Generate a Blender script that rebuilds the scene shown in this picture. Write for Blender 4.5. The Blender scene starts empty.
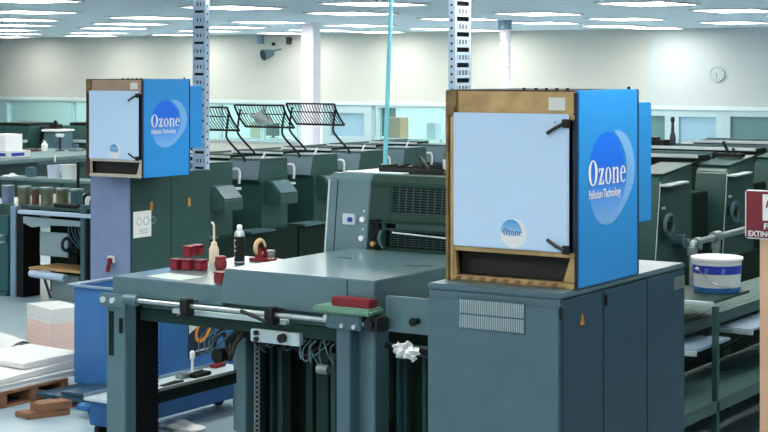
import bpy, bmesh, math, random
from mathutils import Vector, Matrix
random.seed(7)
PI = math.pi
SC = bpy.context.scene
COL = SC.collection

# ------------------------------------------------------------------ survey helpers
# The presses run along world Y; the camera stands at eye height 2.7 m, turned 33 degrees to the left of them.
EYE, FPX = 2.7, 1650.0
CA, SA = math.cos(math.radians(33)), math.sin(math.radians(33))
def _ray(x, y):
    t = (x - 384) / FPX
    return t * CA - SA, t * SA + CA, -(y - 68) / FPX
def atz(x, y, z):
    r = _ray(x, y); k = (z - EYE) / r[2]
    return Vector((r[0] * k, r[1] * k, z))
def atX(x, y, X):
    r = _ray(x, y); k = X / r[0]
    return Vector((X, r[1] * k, EYE + r[2] * k))
def atY(x, y, Y):
    r = _ray(x, y); k = Y / r[1]
    return Vector((r[0] * k, Y, EYE + r[2] * k))

# ------------------------------------------------------------------ materials
def lin(c):
    return tuple(((v / 255) / 12.92 if v / 255 <= .04045 else (((v / 255) + .055) / 1.055) ** 2.4) for v in c)
M = {}
def mat(name, rgb, rough=.5, metal=0., var=.06, scale=6., bump=0., spec=.5, emit=0.):
    m = bpy.data.materials.new(name); m.use_nodes = True
    nt = m.node_tree; b = nt.nodes['Principled BSDF']
    c = lin(rgb)
    b.inputs['Roughness'].default_value = rough
    b.inputs['Metallic'].default_value = metal
    b.inputs['Specular IOR Level'].default_value = spec
    tc = nt.nodes.new('ShaderNodeTexCoord')
    nz = nt.nodes.new('ShaderNodeTexNoise'); nz.inputs['Scale'].default_value = scale
    nz.inputs['Detail'].default_value = 4
    nt.links.new(tc.outputs['Object'], nz.inputs['Vector'])
    rp = nt.nodes.new('ShaderNodeValToRGB')
    rp.color_ramp.elements[0].position = .3; rp.color_ramp.elements[1].position = .7
    rp.color_ramp.elements[0].color = (*[v * (1 - var) for v in c], 1)
    rp.color_ramp.elements[1].color = (*[min(1, v * (1 + var)) for v in c], 1)
    nt.links.new(nz.outputs['Fac'], rp.inputs['Fac'])
    nt.links.new(rp.outputs['Color'], b.inputs['Base Color'])
    if bump:
        bp = nt.nodes.new('ShaderNodeBump'); bp.inputs['Strength'].default_value = bump
        bp.inputs['Distance'].default_value = .01
        nt.links.new(nz.outputs['Fac'], bp.inputs['Height'])
        nt.links.new(bp.outputs['Normal'], b.inputs['Normal'])
    if emit:
        b.inputs['Emission Color'].default_value = (*c, 1)
        b.inputs['Emission Strength'].default_value = emit
    M[name] = m
    return m

mat('cabinet_grey', (77, 105, 115), .34)
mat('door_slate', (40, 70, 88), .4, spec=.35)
mat('copper', (178, 148, 126), .42, .3, var=.12)
mat('plate_grey', (138, 158, 164), .5, var=.08)
mat('press_grey', (82, 112, 119), .3, spec=.6)
for _n in ('press_grey',):
    _b = M[_n].node_tree.nodes['Principled BSDF']; _b.inputs['Coat Weight'].default_value = .6; _b.inputs['Coat Roughness'].default_value = .14
mat('press_green', (40, 74, 70), .4)
mat('unit_grey', (66, 96, 104), .45, spec=.35)
mat('dark_green', (12, 34, 26), .65, spec=.2)  # machine green taken darker, so the deep shade sits in its colour
mat('soot', (9, 13, 12), .6, spec=.3)
mat('black', (12, 13, 14), .45)
mat('ozone_blue', (40, 144, 218), .38, var=.02)
mat('pale_blue', (196, 223, 250), .3, var=.015, scale=1.5)
mat('brass', (186, 154, 104), .4, .35, var=.25, scale=9)
mat('brass_dark', (134, 110, 70), .42, .4, var=.3, scale=12)
mat('zinc_frame', (205, 196, 176), .4, .3, var=.12)
mat('interior_dark', (28, 24, 22), .7)
mat('sticker', (224, 226, 220), .5, var=.02)
mat('white', (232, 234, 234), .5, var=.03)
mat('steel', (176, 184, 186), .3, .8, var=.1)
mat('galvanised', (140, 156, 158), .34, .7, var=.15, scale=20)
mat('light_metal', (196, 212, 216), .4, .3)
mat('channel', (186, 206, 226), .45, .1)
mat('lavender', (122, 138, 174), .45)
mat('red', (124, 26, 38), .4, var=.1)
mat('maroon', (120, 24, 36), .45, var=.03)
mat('mint', (100, 142, 120), .55, var=.12)
mat('bin_blue', (50, 108, 168), .45, var=.1, scale=5)
mat('truck_blue', (36, 92, 150), .5, var=.15)
mat('paper', (212, 215, 214), .75, var=.03)
mat('paper_grey', (206, 212, 214), .75, var=.04)
mat('sheet_green', (176, 194, 184), .7)
mat('pink_paper', (226, 200, 190), .8, var=.06, scale=3)
mat('pallet_wood', (130, 92, 66), .75, var=.25, scale=10, bump=.3)
mat('post_wood', (222, 178, 146), .6, var=.08, scale=5)
mat('board', (200, 160, 110), .7, var=.1)
mat('orange', (232, 150, 36), .5)
mat('door_tag', (186, 136, 52), .5)
mat('yellow', (238, 190, 50), .5)
mat('navy', (24, 36, 60), .5)
mat('bucket_blue', (34, 52, 158), .4, var=.05)
mat('office_white', (236, 244, 244), .8, var=.01)
mat('cage_green', (24, 54, 46), .5, spec=.3)
mat('wall', (195, 197, 189), .8, var=.012, scale=.3)
mat('wall_white', (189, 197, 197), .7, var=.01)
mat('desk_grey', (96, 120, 122), .7, spec=.2)
mat('trim_white', (206, 226, 226), .6, var=.02)
mat('window_frame', (176, 200, 204), .5, var=.02)
mat('column_white', (236, 232, 240), .7, var=.012)
mat('rod_cyan', (120, 205, 222), .35)
mat('ink_olive', (104, 106, 84), .4, .2, var=.3)
mat('ink_brown', (98, 72, 58), .5, .1, var=.2)
mat('ink_blue', (112, 128, 158), .4, .1, var=.1)
mat('tub_plastic', (196, 204, 222), .4)
mat('tan_tape', (216, 184, 140), .5)
mat('teal', (34, 84, 86), .5)
mat('tread', (80, 112, 108), .5, .1, var=.14, scale=30)
mat('plate_blue', (128, 152, 174), .35, .2)
mat('cream_plastic', (220, 206, 180), .5)
mat('cardboard', (176, 128, 76), .8, var=.1)
mat('rubber', (18, 20, 22), .7)
mat('shelf_brown', (74, 58, 50), .7)
mat('logo_pale', (120, 178, 236), .4, var=.01)

def glass(name, tint, fac, rough=.05):
    m = bpy.data.materials.new(name); m.use_nodes = True
    nt = m.node_tree; nt.nodes.clear()
    out = nt.nodes.new('ShaderNodeOutputMaterial')
    tr = nt.nodes.new('ShaderNodeBsdfTransparent'); tr.inputs[0].default_value = (*lin(tint), 1)
    gl = nt.nodes.new('ShaderNodeBsdfPrincipled'); gl.inputs['Base Color'].default_value = (*lin(tint), 1)
    gl.inputs['Roughness'].default_value = rough
    mx = nt.nodes.new('ShaderNodeMixShader'); mx.inputs[0].default_value = fac
    nt.links.new(tr.outputs[0], mx.inputs[1]); nt.links.new(gl.outputs[0], mx.inputs[2])
    nt.links.new(mx.outputs[0], out.inputs[0])
    M[name] = m
glass('glass_cyan', (222, 244, 243), .1)
glass('glass_blue', (186, 214, 226), .45)
glass('glass_teal', (120, 158, 160), .7)
glass('jar_glass', (240, 244, 244), .12)

def emission(name, rgb, s):
    m = bpy.data.materials.new(name); m.use_nodes = True
    nt = m.node_tree; nt.nodes.clear()
    out = nt.nodes.new('ShaderNodeOutputMaterial'); e = nt.nodes.new('ShaderNodeEmission')
    e.inputs[0].default_value = (*lin(rgb), 1); e.inputs[1].default_value = s
    nt.links.new(e.outputs[0], out.inputs[0]); M[name] = m
emission('lamp', (255, 252, 244), 15.0)

def ramp_z(name, stops, z0, z1, rough=.4):
    """printed artwork: colour runs over the height of the print (object space)"""
    m = bpy.data.materials.new(name); m.use_nodes = True
    nt = m.node_tree; b = nt.nodes['Principled BSDF']; b.inputs['Roughness'].default_value = rough
    tc = nt.nodes.new('ShaderNodeTexCoord'); sp = nt.nodes.new('ShaderNodeSeparateXYZ')
    mr = nt.nodes.new('ShaderNodeMapRange'); mr.inputs[1].default_value = z0; mr.inputs[2].default_value = z1
    rp = nt.nodes.new('ShaderNodeValToRGB')
    while len(rp.color_ramp.elements) < len(stops): rp.color_ramp.elements.new(.5)
    for e, (p, c) in zip(rp.color_ramp.elements, stops): e.position = p; e.color = (*lin(c), 1)
    nt.links.new(tc.outputs['Object'], sp.inputs[0]); nt.links.new(sp.outputs['Z'], mr.inputs[0])
    nt.links.new(mr.outputs[0], rp.inputs[0]); nt.links.new(rp.outputs[0], b.inputs['Base Color'])
    M[name] = m

def tiled(name, rgb, line, sx, sy, width, rough=.8):
    m = bpy.data.materials.new(name); m.use_nodes = True
    nt = m.node_tree; b = nt.nodes['Principled BSDF']; b.inputs['Roughness'].default_value = rough
    tc = nt.nodes.new('ShaderNodeTexCoord')
    br = nt.nodes.new('ShaderNodeTexBrick'); br.offset = 0
    br.inputs['Color1'].default_value = (*lin(rgb), 1); br.inputs['Color2'].default_value = (*[v * .97 for v in lin(rgb)], 1)
    br.inputs['Mortar'].default_value = (*lin(line), 1); br.inputs['Scale'].default_value = 1
    br.inputs['Mortar Size'].default_value = width; br.inputs['Brick Width'].default_value = sx; br.inputs['Row Height'].default_value = sy
    nt.links.new(tc.outputs['Object'], br.inputs['Vector']); nt.links.new(br.outputs['Color'], b.inputs['Base Color'])
    M[name] = m
tiled('ceiling_tile', (236, 245, 252), (178, 192, 204), .6, .6, .012)
def floor_mat():
    m = mat('floor_paint', (142, 164, 174), .38, var=.1, scale=1.3)
    nt = m.node_tree; b = nt.nodes['Principled BSDF']
    n2 = nt.nodes.new('ShaderNodeTexNoise'); n2.inputs['Scale'].default_value = 5; n2.inputs['Detail'].default_value = 6
    rp = nt.nodes.new('ShaderNodeValToRGB'); rp.color_ramp.elements[0].position = .3; rp.color_ramp.elements[1].position = .5
    rp.color_ramp.elements[0].color = (.72, .74, .76, 1); rp.color_ramp.elements[1].color = (1, 1, 1, 1)
    mx = nt.nodes.new('ShaderNodeMixRGB'); mx.blend_type = 'MULTIPLY'; mx.inputs[0].default_value = 1
    src = b.inputs['Base Color'].links[0].from_socket
    nt.links.new(n2.outputs['Fac'], rp.inputs[0]); nt.links.new(src, mx.inputs[1]); nt.links.new(rp.outputs[0], mx.inputs[2])
    nt.links.new(mx.outputs[0], b.inputs['Base Color'])
floor_mat()

# ------------------------------------------------------------------ mesh builder
class MB:
    def __init__(s): s.bm = bmesh.new(); s.mark = 0
    def _poly(s, vs, fs, b=0, seg=2):
        t = bmesh.new()
        v = [t.verts.new(p) for p in vs]
        for f in fs: t.faces.new([v[i] for i in f])
        if b: bmesh.ops.bevel(t, geom=list(t.edges), offset=b, segments=seg, affect='EDGES', clamp_overlap=True)
        s._merge(t)
    def _merge(s, t):
        me = bpy.data.meshes.new('tmp'); t.to_mesh(me); t.free(); s.bm.from_mesh(me); bpy.data.meshes.remove(me)
    def box(s, x0, x1, y0, y1, z0, z1, b=.004, rz=0, tilt=None):
        x0, x1 = sorted((x0, x1)); y0, y1 = sorted((y0, y1)); z0, z1 = sorted((z0, z1))
        vs = [Vector((x, y, z)) for z in (z0, z1) for x, y in ((x0, y0), (x1, y0), (x1, y1), (x0, y1))]
        if rz or tilt:
            c = Vector(((x0 + x1) / 2, (y0 + y1) / 2, (z0 + z1) / 2))
            R = Matrix.Rotation(rz, 3, 'Z')
            if tilt: R = R @ Matrix.Rotation(tilt[1], 3, tilt[0])
            vs = [c + R @ (v - c) for v in vs]
        b = min(b, .3 * min(x1 - x0, y1 - y0, z1 - z0))
        s._poly(vs, [(0, 3, 2, 1), (4, 5, 6, 7), (0, 1, 5, 4), (1, 2, 6, 5), (2, 3, 7, 6), (3, 0, 4, 7)], b)
        return s
    def prism(s, poly, ax, a0, a1, b=.004):
        n = len(poly)
        f = {'x': lambda p, a: (a, p[0], p[1]), 'y': lambda p, a: (p[0], a, p[1]), 'z': lambda p, a: (p[0], p[1], a)}[ax]
        vs = [Vector(f(p, a0)) for p in poly] + [Vector(f(p, a1)) for p in poly]
        s._poly(vs, [tuple(range(n)), tuple(range(2 * n - 1, n - 1, -1))] + [(i, i + n, (i + 1) % n + n, (i + 1) % n) for i in range(n)], b)
        return s
    def tube(s, pts, r, n=8, rs=None, smooth=0):
        pts = [Vector(p) for p in pts]
        if smooth and len(pts) > 2:
            q = []
            P = [pts[0]] + pts + [pts[-1]]
            for i in range(1, len(P) - 2):
                for k in range(smooth):
                    t = k / smooth
                    a, b_, c, d = P[i - 1], P[i], P[i + 1], P[i + 2]
                    q.append(.5 * ((2 * b_) + (c - a) * t + (2 * a - 5 * b_ + 4 * c - d) * t * t + (3 * b_ - a - 3 * c + d) * t ** 3))
            pts = q + [pts[-1]]
        t = bmesh.new(); rings = []; up = None
        for i, p in enumerate(pts):
            d = (pts[min(i + 1, len(pts) - 1)] - pts[max(i - 1, 0)]).normalized()
            if up is None: up = Vector((0, 0, 1)) if abs(d.z) < .9 else Vector((1, 0, 0))
            e1 = (up - d * up.dot(d)).normalized(); e2 = d.cross(e1); up = e1
            rr = rs[i] if rs else r
            rings.append([t.verts.new(p + e1 * rr * math.cos(2 * PI * k / n) + e2 * rr * math.sin(2 * PI * k / n)) for k in range(n)])
        for a, b_ in zip(rings, rings[1:]):
            for k in range(n): t.faces.new((a[k], a[(k + 1) % n], b_[(k + 1) % n], b_[k]))
        t.faces.new(rings[0][::-1]); t.faces.new(rings[-1])
        s._merge(t); return s
    def cyl(s, p, q, r, n=16, r2=None):
        return s.tube([p, q], r, n, rs=[r, r if r2 is None else r2])
    def lathe(s, cx, cy, prof, n=24):
        t = bmesh.new(); rings = []
        for r, z in prof:
            r = max(r, 1e-4)
            rings.append([t.verts.new((cx + r * math.cos(2 * PI * k / n), cy + r * math.sin(2 * PI * k / n), z)) for k in range(n)])
        for a, b_ in zip(rings, rings[1:]):
            for k in range(n): t.faces.new((a[k], a[(k + 1) % n], b_[(k + 1) % n], b_[k]))
        t.faces.new(rings[0][::-1]); t.faces.new(rings[-1])
        s._merge(t); return s
    def torus(s, c, ax, R, r, n=24, k=8):
        c = Vector(c); e = {'x': (Vector((0, 1, 0)), Vector((0, 0, 1))), 'y': (Vector((1, 0, 0)), Vector((0, 0, 1))), 'z': (Vector((1, 0, 0)), Vector((0, 1, 0)))}[ax]
        nrm = e[0].cross(e[1]); t = bmesh.new(); rings = []
        for i in range(n):
            d = e[0] * math.cos(2 * PI * i / n) + e[1] * math.sin(2 * PI * i / n)
            rings.append([t.verts.new(c + d * (R + r * math.cos(2 * PI * j / k)) + nrm * r * math.sin(2 * PI * j / k)) for j in range(k)])
        for i in range(n):
            a, b_ = rings[i], rings[(i + 1) % n]
            for j in range(k): t.faces.new((a[j], a[(j + 1) % k], b_[(j + 1) % k], b_[j]))
        s._merge(t); return s
    def ball(s, c, r, sc=(1, 1, 1), sub=2, jit=0):
        t = bmesh.new(); bmesh.ops.create_icosphere(t, subdivisions=sub, radius=r)
        for v in t.verts:
            k = 1 + random.uniform(-jit, jit)
            v.co = Vector((c[0] + v.co.x * sc[0] * k, c[1] + v.co.y * sc[1] * k, c[2] + v.co.z * sc[2] * k))
        s._merge(t); return s
    def grid(s, fn, nu, nv, thick=0):
        t = bmesh.new()
        g = [[t.verts.new(fn(i / nu, j / nv)) for j in range(nv + 1)] for i in range(nu + 1)]
        for i in range(nu):
            for j in range(nv): t.faces.new((g[i][j], g[i + 1][j], g[i + 1][j + 1], g[i][j + 1]))
        if thick:
            bmesh.ops.recalc_face_normals(t, faces=list(t.faces))
            bmesh.ops.solidify(t, geom=list(t.faces), thickness=thick)
        s._merge(t); return s
    def build(s, name, m, parent=None, loc=None, recalc=True):
        if recalc: bmesh.ops.recalc_face_normals(s.bm, faces=list(s.bm.faces))
        off = Vector((0, 0, 0))
        p = parent
        while p is not None: off += p.location; p = p.parent
        if loc is not None: off += Vector(loc)
        bmesh.ops.translate(s.bm, verts=list(s.bm.verts), vec=-off)
        me = bpy.data.meshes.new(name); s.bm.to_mesh(me); s.bm.free()
        me.materials.append(M[m] if isinstance(m, str) else m)
        for f in me.polygons: f.use_smooth = True
        me.set_sharp_from_angle(angle=.6)
        o = bpy.data.objects.new(name, me); COL.objects.link(o)
        if parent is not None: o.parent = parent
        if loc is not None: o.location = loc
        return o

def tag(o, label, cat, group=None):
    o['label'] = label; o['category'] = cat
    if group: o['group'] = group
    return o
def thing(name, label, cat, loc, group=None):
    o = bpy.data.objects.new(name, None); COL.objects.link(o); o.empty_display_size = .1
    o.location = loc
    return tag(o, label, cat, group)
def struct(o): o['kind'] = 'structure'; return o
def copy_tree(o, loc=None, label=None, group=None, parent=None, rz=None):
    c = o.copy(); COL.objects.link(c)
    if parent is not None: c.parent = parent
    if loc is not None: c.location = loc
    if rz is not None: c.rotation_euler = (0, 0, rz)
    if label: c['label'] = label
    if group: c['group'] = group
    for ch in [k for k in KIDS(o)]: copy_tree(ch, parent=c)
    return c
def KIDS(o): return [k for k in COL.objects if k.parent == o]

def text_mesh(mb, body, size, place, squeeze=1., bold=0.):
    """place(u, v) -> world point; letters lie flat on a sign"""
    cu = bpy.data.curves.new('lettering', 'FONT'); cu.body = body; cu.size = size; cu.align_x = 'LEFT'; cu.offset = bold
    o = bpy.data.objects.new('lettering', cu); COL.objects.link(o)
    dg = bpy.context.evaluated_depsgraph_get()
    me = bpy.data.meshes.new_from_object(o.evaluated_get(dg))
    xs = [v.co.x for v in me.vertices]; w = max(xs) - min(xs); x0 = min(xs)
    for v in me.vertices: v.co = place((v.co.x - x0) * squeeze, v.co.y)
    mb.bm.from_mesh(me); bpy.data.meshes.remove(me)
    bpy.data.objects.remove(o); bpy.data.curves.remove(cu)
    return w * squeeze

# ------------------------------------------------------------------ camera, light, world
cam = bpy.data.cameras.new('camera'); co = bpy.data.objects.new('camera', cam); COL.objects.link(co)
co.location = (0, 0, EYE); co.rotation_euler = (PI / 2, 0, math.radians(33))
cam.sensor_width = 36; cam.lens = 36 * FPX / 768; cam.shift_y = -(216 - 68) / 768; cam.clip_end = 300
SC.camera = co
SC.view_settings.view_transform = 'Standard'; SC.view_settings.look = 'None'; SC.view_settings.gamma = 1
SC.view_settings.exposure = 0.12
SC.view_settings.use_curve_mapping = False
w = bpy.data.worlds.new('world'); SC.world = w; w.use_nodes = True
nt = w.node_tree; bg = nt.nodes['Background']
tc = nt.nodes.new('ShaderNodeTexCoord'); dp = nt.nodes.new('ShaderNodeVectorMath'); dp.operation = 'DOT_PRODUCT'
dp.inputs[1].default_value = Vector((-.45, -.89, 0)).normalized()
mr = nt.nodes.new('ShaderNodeMapRange'); mr.inputs[1].default_value = -.4; mr.inputs[2].default_value = 1
mr.inputs[3].default_value = .12; mr.inputs[4].default_value = 1.2
nt.links.new(tc.outputs['Generated'], dp.inputs[0]); nt.links.new(dp.outputs['Value'], mr.inputs[0])
nt.links.new(mr.outputs[0], bg.inputs['Strength'])
bg.inputs['Color'].default_value = (*lin((222, 238, 250)), 1)

# ------------------------------------------------------------------ setting
CEIL = 3.57
o = struct(MB().box(-75, 3, -9, 39, -.1, 0, 0).build('floor', 'floor_paint'))
o = struct(MB().box(-75, 3, -9, 39, CEIL, CEIL + .1, 0).build('ceiling', 'ceiling_tile'))
WT, WB, WY = 1.80, .78, 34.0
struct(MB().box(-75, 3, WY, WY + .2, WT, CEIL, 0).box(-75, 3, WY, WY + .2, 0, WB, 0).box(atY(799, 107, WY).x, 3, WY, WY + .2, WB, WT, 0).build('wall_back', 'wall'))
struct(MB().box(3, 3.2, -9, 39, 0, CEIL, 0).build('light_block_wall', 'wall'))  # unseen wall, added to block light from the right
struct(MB().box(-75, 3, 38.8, 39, 0, CEIL, 0).build('wall_office', 'office_white'))
struct(MB().box(-75, -11, WY - .06, WY, WT - .02, WT + .07).build('trim_1', 'trim_white'))
x650 = atY(650, 50, WY).x
struct(MB().box(x650 - .03, x650 + .03, WY - .02, WY, WT + .07, CEIL - .3, .002).build('trim_2', 'window_frame'))
struct(MB().box(-15.0, 3, WY - .03, WY, WT + .07, CEIL, .002).build('trim_3', 'wall_white'))

def window(n, xa, xb, pane, fw=.06, mull=(), recess=.05, solid=None):
    A = atY(xa, 107, WY).x; B = atY(xb, 107, WY).x
    r = bpy.data.objects.new('window_%d' % n, None); COL.objects.link(r); r.location = ((A + B) / 2, WY, WB); struct(r)
    f = MB()
    for a, b in ((A, A + fw), (B - fw, B)): f.box(a, b, WY - .03, WY + .14, WB, WT)
    f.box(A + fw, B - fw, WY - .03, WY + .14, WT - fw, WT).box(A + fw, B - fw, WY - .03, WY + .14, WB, WB + fw)
    for m_ in mull:
        c = atY(m_, 120, WY).x; f.box(c - fw * .5, c + fw * .5, WY - .03, WY + .14, WB + fw, WT - fw)
    f.build('window_frame', 'window_frame', r)
    MB().box(A + fw, B - fw, WY + recess, WY + recess + .012, WB + fw, WT - fw, 0).build('glass_pane', pane, r)
window(1, -8, 118, 'glass_cyan', .07, (7, 72))
window(2, 118, 299, 'glass_cyan', .07, (148, 219, 262))
window(3, 323, 372, 'glass_blue', .22)
window(4, 376, 447, 'glass_cyan', .08)
window(5, 447, 585, 'glass_cyan', .08, (500,))
window(6, 585, 672, 'glass_teal', .16)
window(7, 672, 724, 'glass_blue', .17)
window(8, 724, 800, 'glass_teal', .15)

# column: two lit faces, square
o = struct(MB().box(-18.74, -18.45, 25.9, 26.16, 0, CEIL, .01).build('column', 'column_white'))

# office behind the glass
def crate(name, x, y, z, w_, d, h, m, label, cat, grp=None):
    f = MB().box(x - w_ / 2, x + w_ / 2, y - d / 2, y + d / 2, z, z + h, .01)
    f.box(x - .04, x + .04, y - d / 2 - .002, y + d / 2 + .002, z + h - .002, z + h + .004, .001)
    return tag(f.build(name, m, loc=(x, y, z)), label, cat, grp)
p = atY(384, 125, 37)
r = thing('shelf_unit', 'dark tall shelf behind the office glass beside the cyan air pipe', 'shelf', (p.x, 37, 0))
f = MB().box(p.x - .25, p.x - .22, 36.8, 37.2, 0, 1.85).box(p.x + .22, p.x + .25, 36.8, 37.2, 0, 1.85).box(p.x - .22, p.x + .22, 37.17, 37.2, 0, 1.85)
f.build('frame', 'navy', r)
for k in range(5): MB().box(p.x - .22, p.x + .22, 36.8, 37.17, .1 + .4 * k, .14 + .4 * k).build('shelf', 'navy', r)
p = atY(398, 138, 36)
tb = thing('office_desk', 'pale office desk behind the glass under the cardboard box', 'desk', (p.x, 36, 0))
MB().box(p.x - 1.0, p.x + 1.2, 35.6, 36.4, .86, .9).build('desk_top', 'paper_grey', tb)
for sx in (-.9, 1.1):
    for sy in (35.68, 36.32): MB().box(p.x + sx - .03, p.x + sx + .03, sy - .03, sy + .03, 0, .86).build('leg', 'steel', tb)
crate('cardboard_box', p.x - .05, 36, .9, .5, .4, .52, 'cardboard', 'brown cardboard box on a desk behind the office glass', 'box')
p2 = atY(435, 120, 36)
crate('document_box', p2.x - .1, 36.1, .9, .26, .3, .4, 'tub_plastic', 'pale document box on the office desk behind the glass', 'box')

p3 = atY(262, 140, 36)
tb = thing('office_desk', 'pale office desk behind the glass, seen beneath the wire racks', 'desk', (p3.x, 36, 0))
MB().box(p3.x - 1.0, p3.x + 1.3, 35.6, 36.4, .76, .8).build('desk_top', 'paper_grey', tb)
for sx in (-.9, 1.2):
    for sy in (35.68, 36.32): MB().box(p3.x + sx - .03, p3.x + sx + .03, sy - .03, sy + .03, 0, .76).build('leg', 'steel', tb)
t = thing('monitor', 'dark green screen on the office desk beneath the middle wire rack', 'monitor', (p3.x + .42, 36, .8))
MB().box(p3.x + .2, p3.x + .64, 35.9, 35.95, .86, 1.2, .01).build('bezel', 'cage_green', t)
MB().box(p3.x + .225, p3.x + .615, 35.895, 35.9, .885, 1.175, .002).build('screen', 'press_green', t)
MB().box(p3.x + .38, p3.x + .46, 35.92, 35.98, .801, .9, .005).box(p3.x + .3, p3.x + .54, 35.85, 36.05, .801, .815, .004).build('stand', 'cage_green', t)
crate('storage_carton', p3.x - .12, 36.0, .8005, .36, .3, .4, 'cream_plastic', 'cream carton on the office desk left of the dark screen', 'box')
crate('brown_box', p3.x - .1, 36.0, 1.2055, .18, .16, .14, 'pallet_wood', 'small brown box on top of the cream carton behind the racks', 'box')

# wall-mounted things
def wall_px(x, y): return atY(x, y, WY)
p = wall_px(718, 74)
r = thing('wall_clock', 'round pale clock on the back wall above the dark window', 'clock', (p.x, WY - .03, p.z - .18))
f = MB(); f.cyl((p.x, WY - .07, p.z), (p.x, WY - .03, p.z), .17, 32); f.build('clock_face', 'wall_white', r)
MB().torus((p.x, WY - .07, p.z), 'y', .165, .01, 32, 6).build('rim', 'window_frame', r)
f = MB()
for k in range(12):
    a = k * PI / 6; f.box(p.x + .13 * math.cos(a) - .012, p.x + .13 * math.cos(a) + .012, WY - .078, WY - .07, p.z + .13 * math.sin(a) - .012, p.z + .13 * math.sin(a) + .012, .001)
f.build('hour_mark', 'plate_blue', r)
MB().box(p.x - .008, p.x + .008, WY - .082, WY - .075, p.z - .1, p.z + .02, .001).build('minute_hand', 'plate_blue', r)
MB().box(p.x - .07, p.x + .01, WY - .082, WY - .075, p.z - .008, p.z + .008, .001).build('hour_hand', 'plate_blue', r)
p = wall_px(262, 40)
f = MB().box(p.x - .075, p.x + .075, WY - .12, WY, p.z - .1, p.z + .1, .01); f.box(p.x - .055, p.x + .055, WY - .13, WY - .12, p.z - .08, p.z + .08)
tag(f.build('wall_speaker', 'plate_blue', loc=(p.x, WY, p.z)), 'small blue-grey speaker box high on the back wall', 'speaker')
p = wall_px(290, 41)
f = MB().box(p.x - .06, p.x + .06, WY - .1, WY, p.z - .09, p.z + .1, .01); f.box(p.x - .04, p.x + .04, WY - .11, WY - .1, p.z - .06, p.z + .02)
tag(f.build('wall_mount_box', 'shelf_brown', loc=(p.x, WY, p.z)), 'small dark brown box high on the back wall beside the column', 'alarm box')
p = wall_px(274, 44)
f = MB().cyl((p.x, WY, p.z), (p.x, WY - .05, p.z), .045, 16); f.ball((p.x, WY - .05, p.z), .035)
tag(f.build('wall_sensor', 'soot', loc=(p.x, WY, p.z)), 'tiny dark round sensor on the back wall above the floodlight', 'sensor')
p = wall_px(275, 54)
r = thing('floodlight', 'grey cone-shaped floodlight on a bracket on the back wall', 'floodlight', (p.x, WY, p.z))
MB().cyl((p.x + .04, WY - .18, p.z + .03), (p.x - .06, WY - .42, p.z - .03), .09, 20, .15).build('lamp_head', 'cabinet_grey', r)
MB().cyl((p.x - .06, WY - .421, p.z - .03), (p.x - .063, WY - .43, p.z - .032), .13, 20).build('lens', 'navy', r)
MB().tube([(p.x + .2, WY, p.z + .12), (p.x + .12, WY - .1, p.z + .1), (p.x + .04, WY - .2, p.z + .04)], .02).build('bracket', 'cabinet_grey', r)

# ------------------------------------------------------------------ ceiling lights
LIGHTS = [(-9.0, 20.3), (-9.0, 23.5), (-9.0, 26.6), (-9.2, 29.7), (-12.1, 18.4), (-12.15, 23.2), (-12.15, 26.5), (-11.4, 29.7), (-14.5, 18.4), (-14.5, 21.4),
          (-14.6, 24.9), (-14.5, 27.9), (-14.45, 30.9), (-14.4, 33.4), (-18.3, 18.2), (-18.6, 21.4), (-18.6, 24.7), (-18.5, 27.6), (-18.6, 30.9), (-18.7, 33.3),
          (-21.4, 21.0), (-21.5, 24.1), (-21.5, 27.3), (-21.5, 30.4), (-21.5, 33.2), (-24.2, 23.7), (-24.2, 26.6), (-24.2, 29.8), (-24.2, 32.9),
          (-27.4, 26.5), (-27.7, 29.9), (-27.6, 33.0), (-30.3, 29.6), (-30.4, 32.5), (-33.6, 32.5),
          # nearer rows of the same grid, over the two presses
          (-6.0, 20.3), (-6.0, 17.2), (-6.0, 14.1), (-6.0, 11.0), (-6.0, 7.9), (-6.0, 4.8), (-3.0, 14.1), (-3.0, 11.0), (-3.0, 7.9), (-3.0, 4.8),
          (-9.0, 17.2), (-9.0, 14.1), (-9.0, 11.0), (-9.0, 7.9), (-9.0, 4.8), (-12.1, 15.0), (-12.1, 8.8), (-12.1, 5.7), (-15.2, 15.0), (-15.2, 11.9), (-15.2, 8.8),
          (-18.3, 15.0), (-18.3, 11.9), (-21.4, 18.0), (-21.4, 15.0), (-24.4, 20.6), (-6.0, 1.7), (-3.0, 1.7),
          # unseen office panels, added to brighten the rooms behind the glass
          (-10.0, 36.4), (-13.0, 36.4), (-16.0, 36.4), (-19.0, 36.4), (-22.0, 36.4), (-25.0, 36.4), (-28.0, 36.4), (-31.0, 36.4), (-34.0, 36.4), (-37.0, 36.4)]
LIGHTS += [(-11.5 - 3 * k, 36.4) for k in range(9)]  # second set of added office panels, for brighter glass
LIGHTS = [(x, min(y, 32.75) if y < 34 else y) for x, y in LIGHTS]
l0 = thing('ceiling_light', 'rectangular white fluorescent panel set in the tiled ceiling', 'ceiling light', (0, 0, CEIL), 'fluorescent panels in the ceiling grid')
MB().box(-.45, .45, -.6, .6, CEIL - .022, CEIL - .006, .003).build('diffuser', 'lamp', l0)
f = MB()
for a in ((-.49, -.45, -.64, .64), (.45, .49, -.64, .64), (-.45, .45, -.64, -.6), (-.45, .45, .6, .64)): f.box(*a, CEIL - .024, CEIL, .002)
f.build('frame', 'white', l0)
for i, (x, y) in enumerate(LIGHTS):
    if i == 0: l0.location = (x, y, CEIL)
    else: copy_tree(l0, (x, y, CEIL))

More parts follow.
